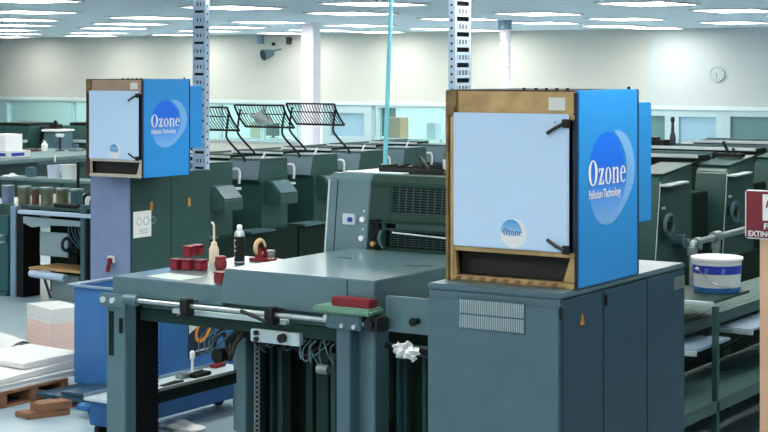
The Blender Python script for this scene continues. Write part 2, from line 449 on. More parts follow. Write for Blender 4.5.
# spiral duct hanging from the ceiling
p = atz(505, 20, CEIL)
r = thing('spiral_duct', 'white ribbed air duct hanging from the ceiling behind the large blue unit', 'duct', (p.x, p.y, 1.9))
prof = []
z = 1.9
while z < CEIL - .15: prof += [(.1, z), (.108, z + .02), (.1, z + .04)]; z += .05
MB().lathe(p.x, p.y, prof, 20).build('duct_pipe', 'column_white', r)
MB().lathe(p.x, p.y, [(.12, CEIL - .17), (.13, CEIL - .16), (.13, CEIL), (.12, CEIL)], 20).build('collar', 'plate_blue', r)

# ------------------------------------------------------------------ the ozone unit (two of them)
def serif_word(mb, place, s):
    """'Ozone' in a narrow, high-contrast serif letterform; s = cap height"""
    def ring(cx, rx, ry, ix, iy, cy):
        n = 28; t = mb.bm
        a = [t.verts.new(place(cx + rx * math.cos(2 * PI * k / n), cy + ry * math.sin(2 * PI * k / n))) for k in range(n)]
        b = [t.verts.new(place(cx + ix * math.cos(2 * PI * k / n), cy + iy * math.sin(2 * PI * k / n))) for k in range(n)]
        for k in range(n): t.faces.new((a[k], a[(k + 1) % n], b[(k + 1) % n], b[k]))
    def poly(pts): mb.bm.faces.new([mb.bm.verts.new(place(x, y)) for x, y in pts])
    X = .66 * s                                                     # x-height
    x = 0
    ring(x + .31 * s, .31 * s, .52 * s, .145 * s, .475 * s, .5 * s); x += .70 * s
    # z
    w = .36 * s
    poly([(x, X), (x, X - .17 * s), (x + .03 * s, X - .17 * s), (x + .09 * s, X - .07 * s), (x + w, X - .07 * s), (x + w, X)])
    poly([(x + w, X - .03 * s), (x + w - .15 * s, X - .03 * s), (x - .01 * s, .03 * s), (x + .14 * s, .03 * s)])
    poly([(x - .01 * s, 0), (x - .01 * s, .07 * s), (x + .26 * s, .07 * s), (x + .33 * s, .2 * s), (x + .37 * s, .2 * s), (x + .37 * s, 0)]); x += .44 * s
    ring(x + .22 * s, .22 * s, .35 * s, .095 * s, .315 * s, X / 2); x += .50 * s
    # n
    for k in (0, .28):
        poly([(x + k * s + .05 * s, .03 * s), (x + k * s + .05 * s, X - .03 * s - (.08 * s if k else 0)), (x + k * s + .17 * s, X - .03 * s - (.02 * s if k else 0)), (x + k * s + .17 * s, .03 * s)])
        poly([(x + k * s, 0), (x + k * s, .04 * s), (x + k * s + .22 * s, .04 * s), (x + k * s + .22 * s, 0)])
    poly([(x, X - .05 * s), (x + .05 * s, X), (x + .17 * s, X + .01 * s), (x + .17 * s, X - .06 * s)])
    poly([(x + .17 * s, X - .13 * s), (x + .17 * s, X - .07 * s), (x + .28 * s, X + .01 * s), (x + .40 * s, X - .02 * s), (x + .45 * s, X - .11 * s), (x + .33 * s, X - .10 * s), (x + .27 * s, X - .08 * s)]); x += .56 * s
    # e
    n = 26; cx, cy = x + .21 * s, X / 2; o_, i_ = [], []
    for k in range(n + 1):
        a = math.radians(8 + 312 * k / n)
        o_.append(mb.bm.verts.new(place(cx + .21 * s * math.cos(a), cy + .35 * s * math.sin(a))))
        q = .315 if k < n - 3 else .33
        i_.append(mb.bm.verts.new(place(cx + .095 * s * math.cos(a), cy + q * s * math.sin(a))))
    for k in range(n): mb.bm.faces.new((o_[k], o_[k + 1], i_[k + 1], i_[k]))
    poly([(cx - .1 * s, cy + .03 * s), (cx - .1 * s, cy + .075 * s), (cx + .2 * s, cy + .075 * s), (cx + .2 * s, cy + .03 * s)])
    return x + .42 * s

ramp_z('logo_disc', [(0, (128, 184, 238)), (.3, (84, 154, 234)), (.55, (22, 110, 228)), (1, (14, 112, 236))], .30, .79)
ramp_z('panel_disc', [(0, (206, 228, 244)), (.35, (140, 190, 230)), (1, (50, 140, 214))], .25, .34)

def make_unit(root, frame_m, band_m):
    """local frame: near right bottom corner at (0,0,0); X -.76..0, Y 0...72, Z 0..1"""
    L = root.location
    def B(): return MB()
    def fin(mb, name, m, parent=root):
        bmesh.ops.translate(mb.bm, verts=list(mb.bm.verts), vec=L)
        return mb.build(name, m, parent)
    W, D, Hh = .76, .722, 1.0
    # blue cladding on the side, with a turned front flange
    c = B().box(-.03, 0, .005, D, .0, Hh, .006)
    fin(c, 'side_cladding', 'ozone_blue')
    fin(B().box(-.024, -.003, -.016, .006, -.0, Hh - .01, .003), 'cladding_edge', 'navy')
    fin(B().box(-.03, .002, D, D + .012, 0, Hh, .003), 'cladding_edge', 'navy')
    # carcass: top, left wall, back
    fin(B().box(-W, -.03, .0, D, Hh - .02, Hh, .004).box(-W, -W + .02, .02, D, .02, Hh - .02, .004).box(-W + .02, -.03, D - .02, D, .02, Hh - .02, .003)
        .box(-W + .02, -.03, .02, D - .02, .0, .02, .003), 'carcass', 'interior_dark')
    # metal front: header, jambs, sill, drip tray mouth
    fin(B().box(-W + .055, -.010, -.022, .02, Hh - .12, Hh - .006, .006).prism([(-W + .05, Hh - .12), (-W + .09, Hh - .14), (-W + .3, Hh - .128), (-.3, Hh - .136), (-.1, Hh - .126), (-.03, Hh - .15), (-.012, Hh - .15), (-.012, Hh - .12)], 'y', -.02, .015, .003), 'header', band_m)
    fin(B().box(-W, -W + .022, -.03, .03, .0, Hh, .004), 'jamb', 'brass_dark' if frame_m == 'brass' else 'soot')
    fin(B().box(-W + .024, -W + .05, -.024, .02, .0, Hh - .14, .005), 'jamb', frame_m)
    fin(B().box(-W + .05, -.010, -.024, .01, .158, .183, .004).box(-W + .05, -.010, -.03, .02, .0, .032, .004)
        .prism([(-W + .05, .035), (-W + .068, .035), (-W + .055, .155), (-W + .05, .155)], 'y', -.02, .01, .002)
        .prism([(-.011, .035), (-.075, .035), (-.035, .155), (-.011, .155)], 'y', -.02, .01, .002), 'tray_frame', frame_m)
    f = B().box(-.71, -.05, -.0315, -.0295, .004, .010, 0)
    for k in range(9): f.prism([(-.70 + .07 * k, .008), (-.67 + .07 * k, .008), (-.655 + .07 * k, .028), (-.685 + .07 * k, .028)], 'y', -.036, -.03, .001)
    fin(f, 'sill_rib', 'brass_dark' if frame_m == 'brass' else 'zinc_frame')
    fin(B().box(-W + .05, -.05, .05, .4, .03, .16, .004), 'drawer', 'interior_dark')
    # hinge block at the top left corner
    fin(B().box(-W + .008, -W + .075, -.034, 0, Hh - .14, Hh - .004, .008).cyl((-W + .045, -.045, Hh - .10), (-W + .045, -.02, Hh - .10), .02, 14)
        .cyl((-W + .06, -.04, Hh - .045), (-W + .06, -.02, Hh - .045), .012, 12), 'hinge_block', 'brass_dark')
    # pale door
    pn = fin(B().box(-W + .056, -.034, -.045, -.028, .185, Hh - .118, .006), 'door_panel', 'pale_blue')
    d = B(); c0 = Vector((-.345, -.0462, .268)); n = 40; Re = .076
    d.bm.faces.new([d.bm.verts.new((c0.x + Re * math.cos(2 * PI * k / n), c0.y, c0.z + Re * math.sin(2 * PI * k / n))) for k in range(n)])
    fin(d, 'door_emblem', 'white', pn)
    d = B(); hp = [(c0.x - .012 + .062 * math.cos(t), c0.z + .004 + .066 * math.sin(t)) for t in [PI * k / 20 for k in range(21)]]
    hp += [(c0.x - .012 - .062 + .124 * k / 8, c0.z + .004 - .02 * math.sin(PI * k / 8)) for k in range(1, 8)]
    d.bm.faces.new([d.bm.verts.new((a, c0.y - .0006, b_)) for a, b_ in hp])
    fin(d, 'emblem_dome', 'panel_disc', pn)
    f = B(); serif_word(f, lambda u, v: Vector((c0.x - .058 + u * 1.15, c0.y - .0012, c0.z - .012 + v)), .036)
    fin(f, 'lettering', 'bucket_blue', pn)
    f = B()
    for x, z in ((-.085, Hh - .16), (-.085, .21)): f.cyl((x - .02, -.05, z), (x - .02, -.044, z), .007, 10)
    fin(f, 'screw', 'steel', pn)
    # black toggle clamps
    for z, s in ((Hh - .165, -1), (.2, 1)):
        f = B().box(-.065, -.025, -.06, -.03, z - .022, z + .022, .005).tube([(-.05, -.065, z), (-.09, -.075, z + s * .022), (-.135, -.08, z + s * .05)], .009, 8)
        fin(f, 'clamp', 'black')
    fin(B().box(-.155, -.06, -.026, -.021, Hh - .10, Hh - .035, .001), 'sticker', 'sticker')
    # small fixings on top
    f = B()
    for x in (-.35, -.28, -.22, -.16, -.1): f.cyl((x, .08, Hh), (x, .08, Hh + .012), .009, 8)
    f.cyl((-.03, D - .05, Hh), (-.03, D - .05, Hh + .014), .01, 8)
    fin(f, 'screw_head', 'soot')
    # lower blue housing on the back
    fin(B().box(-W + .1, -.03, D + .012, D + .25, .27, .925, .006), 'rear_housing', 'ozone_blue')
    # printed side emblem: disc, crescent, lettering
    e = .0012
    d = B(); n = 48
    cy, cz, R = .335, .565, .217
    d.bm.faces.new([d.bm.verts.new((e, cy + R * math.cos(2 * PI * k / n) * (1. if math.sin(2 * PI * k / n) > -.2 else 1.), cz + R * 1.0 * math.sin(2 * PI * k / n))) for k in range(n)])
    fin(d, 'emblem_disc', 'logo_disc')
    d = B()
    BP = [(.118, .56), (.124, .48), (.15, .405), (.195, .348), (.25, .314), (.31, .300), (.38, .304), (.45, .332), (.52, .38), (.57, .45), (.575, .54), (.53, .62), (.40, .66), (.20, .64)]
    d.bm.faces.new([d.bm.verts.new((e * .5, a, b_)) for a, b_ in BP])
    fin(d, 'emblem_base', 'logo_disc')
    d = B()
    P0 = [(.43, .79), (.53, .775), (.61, .73), (.66, .66), (.68, .58), (.66, .50), (.61, .44), (.54, .38), (.47, .335), (.40, .305), (.33, .298)]
    P1 = [(.43, .772), (.48, .745), (.53, .70), (.565, .64), (.575, .575), (.565, .51), (.535, .45), (.49, .40), (.43, .36), (.38, .345), (.33, .348)]
    def sm(P):
        q = []
        E = [P[0]] + P + [P[-1]]
        for i in range(1, len(E) - 2):
            for k in range(4):
                t = k / 4; a, b_, c_, dd = [Vector(v) for v in E[i - 1:i + 3]]
                q.append(.5 * ((2 * b_) + (c_ - a) * t + (2 * a - 5 * b_ + 4 * c_ - dd) * t * t + (3 * b_ - a - 3 * c_ + dd) * t ** 3))
        return q + [Vector(P[-1])]
    A, Bq = sm(P0), sm(P1)
    va = [d.bm.verts.new((e * 1.6, a[0], a[1])) for a in A]; vb = [d.bm.verts.new((e * 1.6, a[0], a[1])) for a in Bq]
    for k in range(len(va) - 1): d.bm.faces.new((va[k], va[k + 1], vb[k + 1], vb[k]))
    fin(d, 'emblem_crescent', 'logo_pale')
    f = B(); serif_word(f, lambda u, v: Vector((e * 2.6, .112 + u * 1.34, .512 + v)), .128)
    fin(f, 'lettering', 'white')
    f = B(); text_mesh(f, 'Pollution Technology', .062, lambda u, v: Vector((e * 2.6, .118 + u, .445 + v)), .72, .0012)
    fin(f, 'lettering', 'white')

CT = 1.586                                                           # cabinet tops
UR = thing('air_treatment_unit', 'large blue air treatment unit with brass-coloured frame on the near grey cabinet', 'air unit', (-3.70, 7.49, CT), 'blue air treatment units')
make_unit(UR, 'brass', 'brass')
UL = copy_tree(UR, (-11.11, 12.65, CT), 'blue air treatment unit with pinkish-brown header, on the far lavender-fronted cabinet')
for ch in KIDS(UL):                                                  # its front metal is zinc, not brass
    swap = {'brass': 'zinc_frame', 'brass_dark': 'shelf_brown'}
    k = ch.data.materials[0].name if ch.data else None
    if k in swap:
        ch.data = ch.data.copy(); nm = 'hinge_block' in ch.name
        ch.data.materials[0] = M['brass_dark' if nm else ('copper' if 'header' in ch.name else ('zinc_frame' if 'sill' in ch.name or 'tray' in ch.name else ('shelf_brown' if 'jamb' in ch.name else swap[k])))]

# ------------------------------------------------------------------ near cabinet under the big unit
X0, X1, Y0, Y1 = -4.48, -3.70, 7.31, 8.86
r = thing('control_cabinet', 'large blue-grey steel cabinet under the big blue unit, with a front vent', 'cabinet', ((X0 + X1) / 2, (Y0 + Y1) / 2, 0))
MB().box(X0 + .004, X1 - .008, Y0 + .01, Y1, .03, CT - .03, .006).build('body', 'cabinet_grey', r)
MB().box(X0, X1, Y0 - .002, Y1 + .004, CT - .032, CT - .001, .008).build('top_plate', 'cabinet_grey', r)
MB().box(X0 + .03, X1 - .03, Y0 + .03, Y1 - .03, 0, .03, .003).build('plinth', 'soot', r)
MB().box(X0 + .006, X1 - .012, Y0 - .006, Y0 + .012, .06, CT - .075, .005).build('front_panel', 'cabinet_grey', r)
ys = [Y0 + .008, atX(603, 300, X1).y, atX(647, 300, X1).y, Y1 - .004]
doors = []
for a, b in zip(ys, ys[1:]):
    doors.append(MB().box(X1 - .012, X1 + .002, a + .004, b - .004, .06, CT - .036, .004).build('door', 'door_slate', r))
va, vb = atY(460, 297, Y0), atY(526, 300, Y0)
f = MB()
f.box(va.x, vb.x, Y0 - .010, Y0 - .007, va.z - .16, va.z, .001)
f.build('vent_panel', 'unit_grey', r)
f = MB()
k = va.x + .008
while k < vb.x - .006:
    f.box(k, k + .005, Y0 - .018, Y0 - .009, va.z - .152, va.z - .085, .001).box(k, k + .005, Y0 - .018, Y0 - .009, va.z - .078, va.z - .008, .001); k += .0125
f.build('vent_slat', 'light_metal', r)
for px_, py_, dr in ((559, 313, 0), (605, 300, 0)):
    q = atX(px_, py_, X1); MB().box(X1 + .002, X1 + .014, q.y - .012, q.y + .012, q.z - .03, q.z + .03, .004).build('latch', 'black', doors[0])
q = atX(582, 319, X1)
MB().prism([(q.y - .022, q.z - .028), (q.y + .022, q.z - .028), (q.y, q.z + .03)], 'x', X1 + .002, X1 + .004, 0).build('warning_sticker', 'orange', doors[0])
MB().prism([(q.y - .004, q.z - .018), (q.y + .004, q.z - .018), (q.y + .002, q.z + .01), (q.y - .003, q.z + .008)], 'x', X1 + .004, X1 + .0045, 0).build('warning_mark', 'soot', doors[0])
qa, qb = atX(673, 276, X1), atX(684, 284, X1)
MB().box(X1 + .002, X1 + .005, qa.y, qb.y, qb.z - .02, qa.z - .01, .001).build('rating_plate', 'galvanised', doors[2])

# ------------------------------------------------------------------ far cabinet (under the second unit)
A0, A1, B0, B1 = -12.05, -11.50, 12.88, 14.19
r = thing('control_cabinet', 'tall cabinet with lavender front and green side under the far blue unit', 'cabinet', ((A0 + A1) / 2, (B0 + B1) / 2, 0))
MB().box(A0 + .006, A1 - .006, B0 + .012, B1, .03, CT - .002, .006).build('body', 'press_green', r)
MB().box(A0 + .02, A1 - .02, B0 + .02, B1 - .02, 0, .03, .003).build('plinth', 'soot', r)
MB().box(A0, A1, B0, B0 + .014, .04, CT - .006, .005).build('front_panel', 'lavender', r)
ym = atX(171, 230, A1).y
dl = []
for a, b in ((B0 + .02, ym), (ym, B1)): dl.append(MB().box(A1 - .01, A1 + .002, a + .003, b - .003, .05, CT - .01, .004).build('door', 'press_green', r))
for x_, y_, k in ((151, 206, 0), (189, 202, 1)):
    q = atX(x_, y_, A1); MB().box(A1 + .002, A1 + .006, q.y - .022, q.y + .022, q.z - .045, q.z + .045, .002).build('door_tag', 'door_tag', dl[k])
qa, qb = atX(133, 212, A1), atX(151, 236, A1)
pp = MB().box(A1 + .002, A1 + .005, qa.y, qb.y, qb.z, qa.z, .001).build('paper_notice', 'sticker', dl[0])
f = MB()
zc = (qa.z + qb.z) / 2
for k, yy in enumerate((qa.y + .09, qa.y + .2, qa.y + .31)): f.torus((A1 + .006, yy, zc + .03), 'x', .035 + .006 * (k == 1), .004, 16, 4)
for k in range(3): f.box(A1 + .005, A1 + .007, qa.y + .09, qb.y - .06, qb.z + .04 + .02 * k, qb.z + .046 + .02 * k, 0)
f.build('notice_print', 'plate_blue', pp)
q = atY(112, 259, B0)
sk = MB().box(q.x - .05, q.x + .05, B0 - .02, B0, q.z - .035, q.z + .035, .006).build('power_socket', 'white', r)
MB().box(q.x - .02, q.x + .03, B0 - .06, B0 - .02, q.z - .05, q.z + .015, .008).cyl((q.x, B0 - .05, q.z - .05), (q.x - .02, B0 - .05, q.z - .13), .022, 10).build('plug', 'red', sk)

# ------------------------------------------------------------------ perforated cable posts
def cable_post(x, y, z0, z1, w_, d, label, pitch, slots_face, holes_face):
    r = thing('cable_post', label, 'post', (x, y, z0))
    hw, hd = w_ / 2, d / 2
    f = MB(); g = MB(); h = MB()
    f.box(x - hw, x + hw, y + hd - .006, y + hd, z0, z1, .001)       # rear skin
    f.box(x - hw, x - hw + .006, y - hd, y + hd - .006, z0, z1, .001)
    if slots_face == 'front':
        bw = w_ * .14
        for a, b in ((x - hw + .006, x - hw + bw), (x + hw - bw, x + hw)): f.box(a, b, y - hd, y - hd + .005, z0, z1, .001)
        f.box(x + hw - .005, x + hw, y - hd + .005, y + hd - .006, z0, z1, .001)
    else:
        bw = d * .12
        for a, b in ((y - hd, y - hd + bw), (y + hd - bw, y + hd)): f.box(x + hw - .005, x + hw, a, b, z0, z1, .001)
        f.box(x - hw + .006, x + hw - .005, y - hd, y - hd + .005, z0, z1, .001)
    z = z0; i = 0
    while z < z1:
        hgt = pitch * (.6 if slots_face != 'front' else .34 if i % 2 else .46)
        za, zb = z, min(z + pitch - hgt, z1)
        if slots_face == 'front': f.box(x - hw + bw, x + hw - bw, y - hd, y - hd + .005, za, zb, .001)
        else: f.box(x + hw - .005, x + hw, y - hd + bw, y + hd - bw, za, zb, .001)
        # bars showing inside every second slot
        if i % 2 == 0 and zb + hgt < z1:
            n = 3 if slots_face == 'front' else 4
            for k in range(n):
                if slots_face == 'front':
                    c = x - hw + bw + (w_ - 2 * bw) * (k + .5) / n
                    f.box(c - w_ * .07, c + w_ * .07, y - hd + .001, y - hd + .005, zb, zb + hgt, 0)
                else:
                    c = y - hd + bw + (d - 2 * bw) * (k + .5) / n
                    f.box(x + hw - .005, x + hw - .001, c - d * .05, c + d * .05, zb, zb + hgt, 0)
        zc = z + pitch * .5
        if holes_face == 'right': h.cyl((x + hw - .001, y, zc), (x + hw + .001, y, zc), d * .16, 10)
        else: h.cyl((x, y - hd - .001, zc), (x, y - hd + .001, zc), w_ * .16, 10)
        z += pitch; i += 1
    f.build('channel', 'channel', r)
    h.box(x - hw + .02, x + hw - .02, y - hd + .02, y + hd - .012, z0 + .01, z1 - .01, .002).build('cable_bundle_holes', 'soot', r)  # bundle mesh also carries the dark discs drawn as the post's holes
    MB().box(x - hw - .03, x + hw + .03, y - hd - .03, y + hd + .03, z0 - .006, z0 + .006, .002).build('foot_plate', 'channel', r)
cable_post(-11.855, 14.47, .006, CEIL, .185, .075, 'perforated pale blue cable post rising behind the far blue unit', .088, 'front', 'right')

# ------------------------------------------------------------------ near press: delivery end
DX0, DX1, DY, SZ, HZ = -7.665, -5.53, 8.41, 1.285, 1.40
HX = -6.69
r = thing('press_delivery', 'grey delivery end of the near press, flat hood over a row of posts', 'press delivery', ((DX0 + DX1) / 2, 9.2, 0))
hood = MB().prism([(HX, HZ), (HX - .07, SZ - .11), (DX1, SZ - .12), (DX1, HZ)], 'y', DY, 9.86, .006).build('hood', 'press_grey', r)
MB().box(-5.735, -5.728, DY - .0015, DY + .002, SZ - .11, HZ - .008, 0).build('seam', 'soot', hood)
for x_, y_ in ((345, 258), (412, 266), (426, 266)):
    q = atz(x_, y_, HZ); MB().box(q.x - .05, q.x + .05, q.y - .012, q.y + .012, HZ - .001, HZ + .002, .0005).build('slot', 'soot', hood)
MB().box(DX0, HX - .02, DY - .002, 9.85, SZ - .13, SZ, .006).build('side_shelf', 'press_grey', r)
# posts
pl = MB().box(-7.645, -7.485, 8.34, 8.39, 0, 1.165, .006).box(-7.645, -7.485, 8.39, 8.45, 0, 1.16, .004).build('post', 'press_grey', r)
MB().box(-7.71, -7.645, 8.40, 8.50, 0, 1.12, .004).build('side_bracket', 'press_grey', pl)
MB().box(-7.632, -7.588, 8.3365, 8.342, .76, 1.06, .002).build('slot', 'dark_green', pl)
MB().box(-7.69, -7.44, 8.30, 8.345, 1.09, 1.18, .01).build('bracket', 'press_grey', pl)
for x_ in (-7.645, -7.56): MB().cyl((x_, 8.285, 1.14), (x_, 8.31, 1.14), .02, 14).build('bolt', 'light_metal', pl)
MB().tube([(-7.52, 8.33, .92), (-7.52, 8.33, 1.02)], .012, 8).build('handle', 'black', pl)
f = MB().box(-7.60, -7.488, 8.455, 8.68, 0, 1.15, .004)
z = .02
while z < 1.12: f.box(-7.57, -7.50, 8.678, 8.70, z, z + .016, .003); z += .032
f.build('chain_guide', 'soot', r)
pr = MB().box(-5.70, -5.52, 8.40, 8.56, 0, 1.18, .006).build('post', 'press_grey', r)
pf = MB().box(-5.74, -5.635, 8.30, 8.40, 0, 1.17, .006).build('post', 'cabinet_grey', r)
MB().box(-5.80, -5.54, 8.27, 8.40, 1.11, 1.205, .008).build('bracket', 'cabinet_grey', pf)
for x_, z_ in ((-5.79, 1.18), (-5.67, 1.135), (-5.58, 1.135)): MB().cyl((x_, 8.25, z_), (x_, 8.28, z_), .014, 12).build('bolt', 'light_metal', pf)
MB().box(-5.52, -5.41, 8.28, 8.40, 1.11, 1.20, .012).cyl((-5.48, 8.26, 1.155), (-5.48, 8.3, 1.155), .03, 14).build('rod_clamp', 'black', r)
MB().tube([(-7.36, 8.30, 1.155), (-5.44, 8.30, 1.152)], .016, 14).build('front_rail', 'steel', r)
MB().cyl((-7.45, 8.30, 1.155), (-7.34, 8.30, 1.155), .038, 18).build('rail_socket', 'cabinet_grey', r)
q0, q1 = atY(217, 312, 8.36), atY(286, 322, 8.36)
MB().box(atY(176, 308, 8.40).x, q1.x, 8.36, 8.40, 1.085, 1.115, .003).build('gauge_strip', 'light_metal', r)
for x_ in (187, 272):
    q = atY(x_, 308, 8.30)
    c_ = MB().box(q.x - .035, q.x + .035, 8.26, 8.34, 1.09, 1.20, .006).box(q.x - .05, q.x + .09, 8.29, 8.31, 1.185, 1.20, .003).build('rail_clamp', 'black', r)
    MB().tube([(q.x, 8.25, 1.11), (q.x - .06, 8.22, 1.14), (q.x - .17, 8.20, 1.175)] if x_ > 200 else [(q.x, 8.25, 1.11), (q.x - .02, 8.23, 1.09)], .012, 8).build('lever', 'black', c_)
MB().box(-7.46, -5.75, 8.46, 8.56, .995, 1.075, .004).build('cross_beam', 'cage_green', r)
MB().box(-7.45, -5.75, 8.46, 8.60, 1.08, 1.17, .004).build('guide_box', 'press_green', r)
# left side beam and rear post
MB().box(-7.60, -7.52, 8.71, 9.69, .38, .46, .005).build('side_beam', 'dark_green', r)
MB().box(-7.64, -7.50, 9.70, 9.80, 0, 1.17, .005).build('rear_post', 'press_grey', r)
MB().box(-5.66, -5.54, 9.70, 9.80, 0, 1.17, .005).build('rear_post', 'press_grey', r)
MB().box(-5.66, -5.56, 8.56, 9.70, .40, .49, .005).build('side_beam', 'dark_green', r)
# pile chamber behind the gate: plates, rods, lift chain
bx = [atY(246, 380, 9.1).x, DX1 - .08]
MB().box(bx[0] + .02, bx[1], 9.10, 9.14, .02, 1.12, .004).build('chamber_plate', 'dark_green', r)
for x_, wd, m_ in ((262, .03, 'dark_green'), (271, .012, 'press_green'), (280, .02, 'press_green'), (287, .03, 'dark_green'), (309, .028, 'cage_green'), (322, .05, 'cage_green'), (333, .02, 'press_green')):
    q = atY(x_, 390, 8.95); MB().box(q.x - wd, q.x + wd, 8.95, 9.0, 0, .93, .004).build('guide_bar', m_, r)
q = atY(257, 390, 8.8); f = MB(); z = .0
while z < .95: f.torus((q.x, 8.8, z + .018), 'y', .02, .007, 10, 5); z += .032
f.build('lift_chain', 'galvanised', r)
MB().box(atY(236, 380, 8.75).x, atY(246, 380, 8.75).x, 8.75, 8.85, 0, .93, .005).build('inner_post', 'press_grey', r)
MB().box(atY(246, 345, 8.8).x, -5.83, 8.72, 8.84, .90, .985, .005).build('cross_beam', 'soot', r)
# control box and knobs
b0, b1 = atY(250, 331, 8.42), atY(299, 340, 8.42)
cb = MB().box(b0.x, b1.x, 8.42, 8.47, .945, 1.025, .006).build('control_box', 'light_metal', r)
f = MB()
for x_, z_ in ((257, 1.005), (257, .965)): f.cyl((atY(x_, 330, 8.42).x, 8.42, z_), (atY(x_, 330, 8.42).x, 8.40, z_), .016, 12)
f.build('push_button', 'black', cb)
q = atY(281, 335, 8.42)
MB().cyl((q.x + .02, 8.42, .99), (q.x + .02, 8.385, .99), .028, 16).build('rotary_knob', 'black', cb)
MB().torus((q.x, 8.418, .99), 'y', .028, .006, 18, 6).build('dial_ring', 'white', cb)
# looms of cable and hose
def loom(x0, x1, za, zb, y, n, name, m_, rad, seed, width=.12):
    random.seed(seed)
    for i in range(n):
        a = x0 + (x1 - x0) * random.random(); b = a + random.uniform(-width, width); drop = zb + random.random() * .05
        mid = (a + b) / 2 + random.uniform(-.09, .09)
        MB().tube([(a, y + random.uniform(-.02, .02), za), (mid - .04, y - .05 * random.random(), (za + drop) / 2), (mid, y - .04, drop), (b, y, (za + drop) / 2 + .02), (b + .03, y + .02, za - .01)], rad, 7, smooth=6).build(name, m_, r)
loom(-6.85, -6.66, 1.0, .82, 8.42, 4, 'hose', 'unit_grey', .005, 3)
loom(-6.80, -6.62, 1.0, .80, 8.47, 4, 'hose', 'black', .014, 8)
loom(-6.12, -5.85, .99, .82, 8.46, 5, 'cable', 'unit_grey', .005, 5)
loom(-6.55, -5.85, .98, .86, 8.60, 7, 'cable', 'black', .012, 11, .2)
loom(-6.5, -6.2, .94, .86, 8.60, 2, 'cable', 'unit_grey', .006, 21)
f = MB()
random.seed(4)
for k in range(16):
    a = -6.6 + .045 * k; f.box(a, a + .03, 8.62, 8.70, .86 + random.random() * .04, .93 + random.random() * .06, .004)
f.build('valve_block', 'soot', r)
MB().cyl((-6.72, 8.36, .835), (-6.72, 8.48, .835), .045, 16).build('motor', 'soot', r)
MB().cyl((-5.93, 8.38, .83), (-5.85, 8.38, .83), .03, 12).build('fitting', 'galvanised', r)
# plate bridging to the near cabinet
pb = MB().box(-5.46, -4.55, 8.42, 8.46, 1.10, 1.315, .005).build('bridge_plate', 'press_grey', r)
q = atY(418, 321, 8.42); MB().cyl((q.x, 8.42, q.z), (q.x, 8.37, q.z), .018, 12).cyl((q.x, 8.37, q.z), (q.x, 8.355, q.z), .026, 12).build('knob', 'soot', pb)
MB().box(-5.50, -4.55, 8.80, 8.84, .02, 1.26, .004).build('guard_plate', 'dark_green', r)
for x_, m_ in ((392, 'dark_green'), (398, 'unit_grey'), (405, 'press_green'), (424, 'press_green')):
    q = atY(x_, 390, 8.7); MB().box(q.x - .014, q.x + .014, 8.70, 8.74, 0, .95, .004).build('guide_bar', m_, r)
MB().box(-5.50, -4.55, 8.60, 8.76, .93, .97, .005).build('cross_beam', 'unit_grey', r)
MB().tube([(-5.5, 8.5, 1.0), (-5.2, 8.48, .985), (-4.6, 8.5, .99)], .022, 10, smooth=5).build('drive_shaft', 'soot', r)

# white rag hanging on the shaft
def rag(name, c, sx, sy, sz, label, seed, m_='white'):
    random.seed(seed); ph = [random.random() * 6 for _ in range(6)]
    f = MB()
    def fn(u, v):
        x = (u - .5) * sx * (1 + .25 * math.sin(5 * v + ph[0])); y = (v - .5) * sy * (1 + .2 * math.sin(6 * u + ph[1]))
        z = sz * (.45 + .3 * math.sin(7 * u + ph[2]) + .25 * math.sin(8 * v + ph[3] + 3 * u)) * math.sin(PI * min(max(u, .04), .96)) ** .6 * math.sin(PI * min(max(v, .04), .96)) ** .6
        return Vector((c[0] + x, c[1] + y, c[2] + max(z, 0)))
    f.grid(fn, 18, 14, .004)
    return tag(f.build(name, m_, loc=c), label, 'rag')
q = atY(410, 350, 8.44)
f = MB(); random.seed(9); ph = [random.random() * 6 for _ in range(4)]
def hang(u, v):
    a, b = 2 * u - 1, 2 * v - 1
    a, b = a * math.sqrt(1 - b * b / 2), b * math.sqrt(1 - a * a / 2)
    rr_ = 1 + .12 * math.sin(5 * math.atan2(b, a) + ph[0]) + .07 * math.sin(9 * math.atan2(b, a) + ph[1])
    return Vector((q.x + a * .098 * rr_, 8.41 - .045 * (1 - .6 * (a * a + b * b)) + .014 * math.sin(11 * a + 4 * b + ph[2]) + .012 * math.sin(10 * b - 5 * a + ph[3]),
                   q.z - b * .052 * rr_ - .012 * a + .006 * math.sin(9 * a)))
f.grid(hang, 26, 20, .003)
tag(f.build('cleaning_rag', 'white', loc=(q.x, 8.44, q.z)), 'crumpled white rag hanging beside the near grey cabinet', 'rag')
q = atz(184, 427, 0)
rag('cleaning_rag', (q.x, q.y, .002), .34, .22, .06, 'crumpled white rag lying on the floor under the press', 2)

# things lying on the delivery
f = MB().box(-5.88, -5.455, 8.24, 8.405, 1.206, 1.246, .012)
f.box(-5.86, -5.475, 8.255, 8.395, 1.2462, 1.2475, .0004)
tag(f.build('support_board', 'mint', loc=(-5.67, 8.33, 1.206)), 'pale green flat board on top of the right delivery post', 'board')
rr = thing('hand_tool', 'dark red flat tool lying on the pale green board', 'tool', (-5.62, 8.33, 1.2475))
MB().box(-5.76, -5.48, 8.28, 8.37, 1.2476, 1.302, .006).build('body', 'red', rr)
f = MB().prism([(-5.74, 1.292), (-5.71, 1.295), (-5.51, 1.26), (-5.54, 1.256)], 'y', 8.276, 8.281, .001).build('groove', 'maroon', rr)
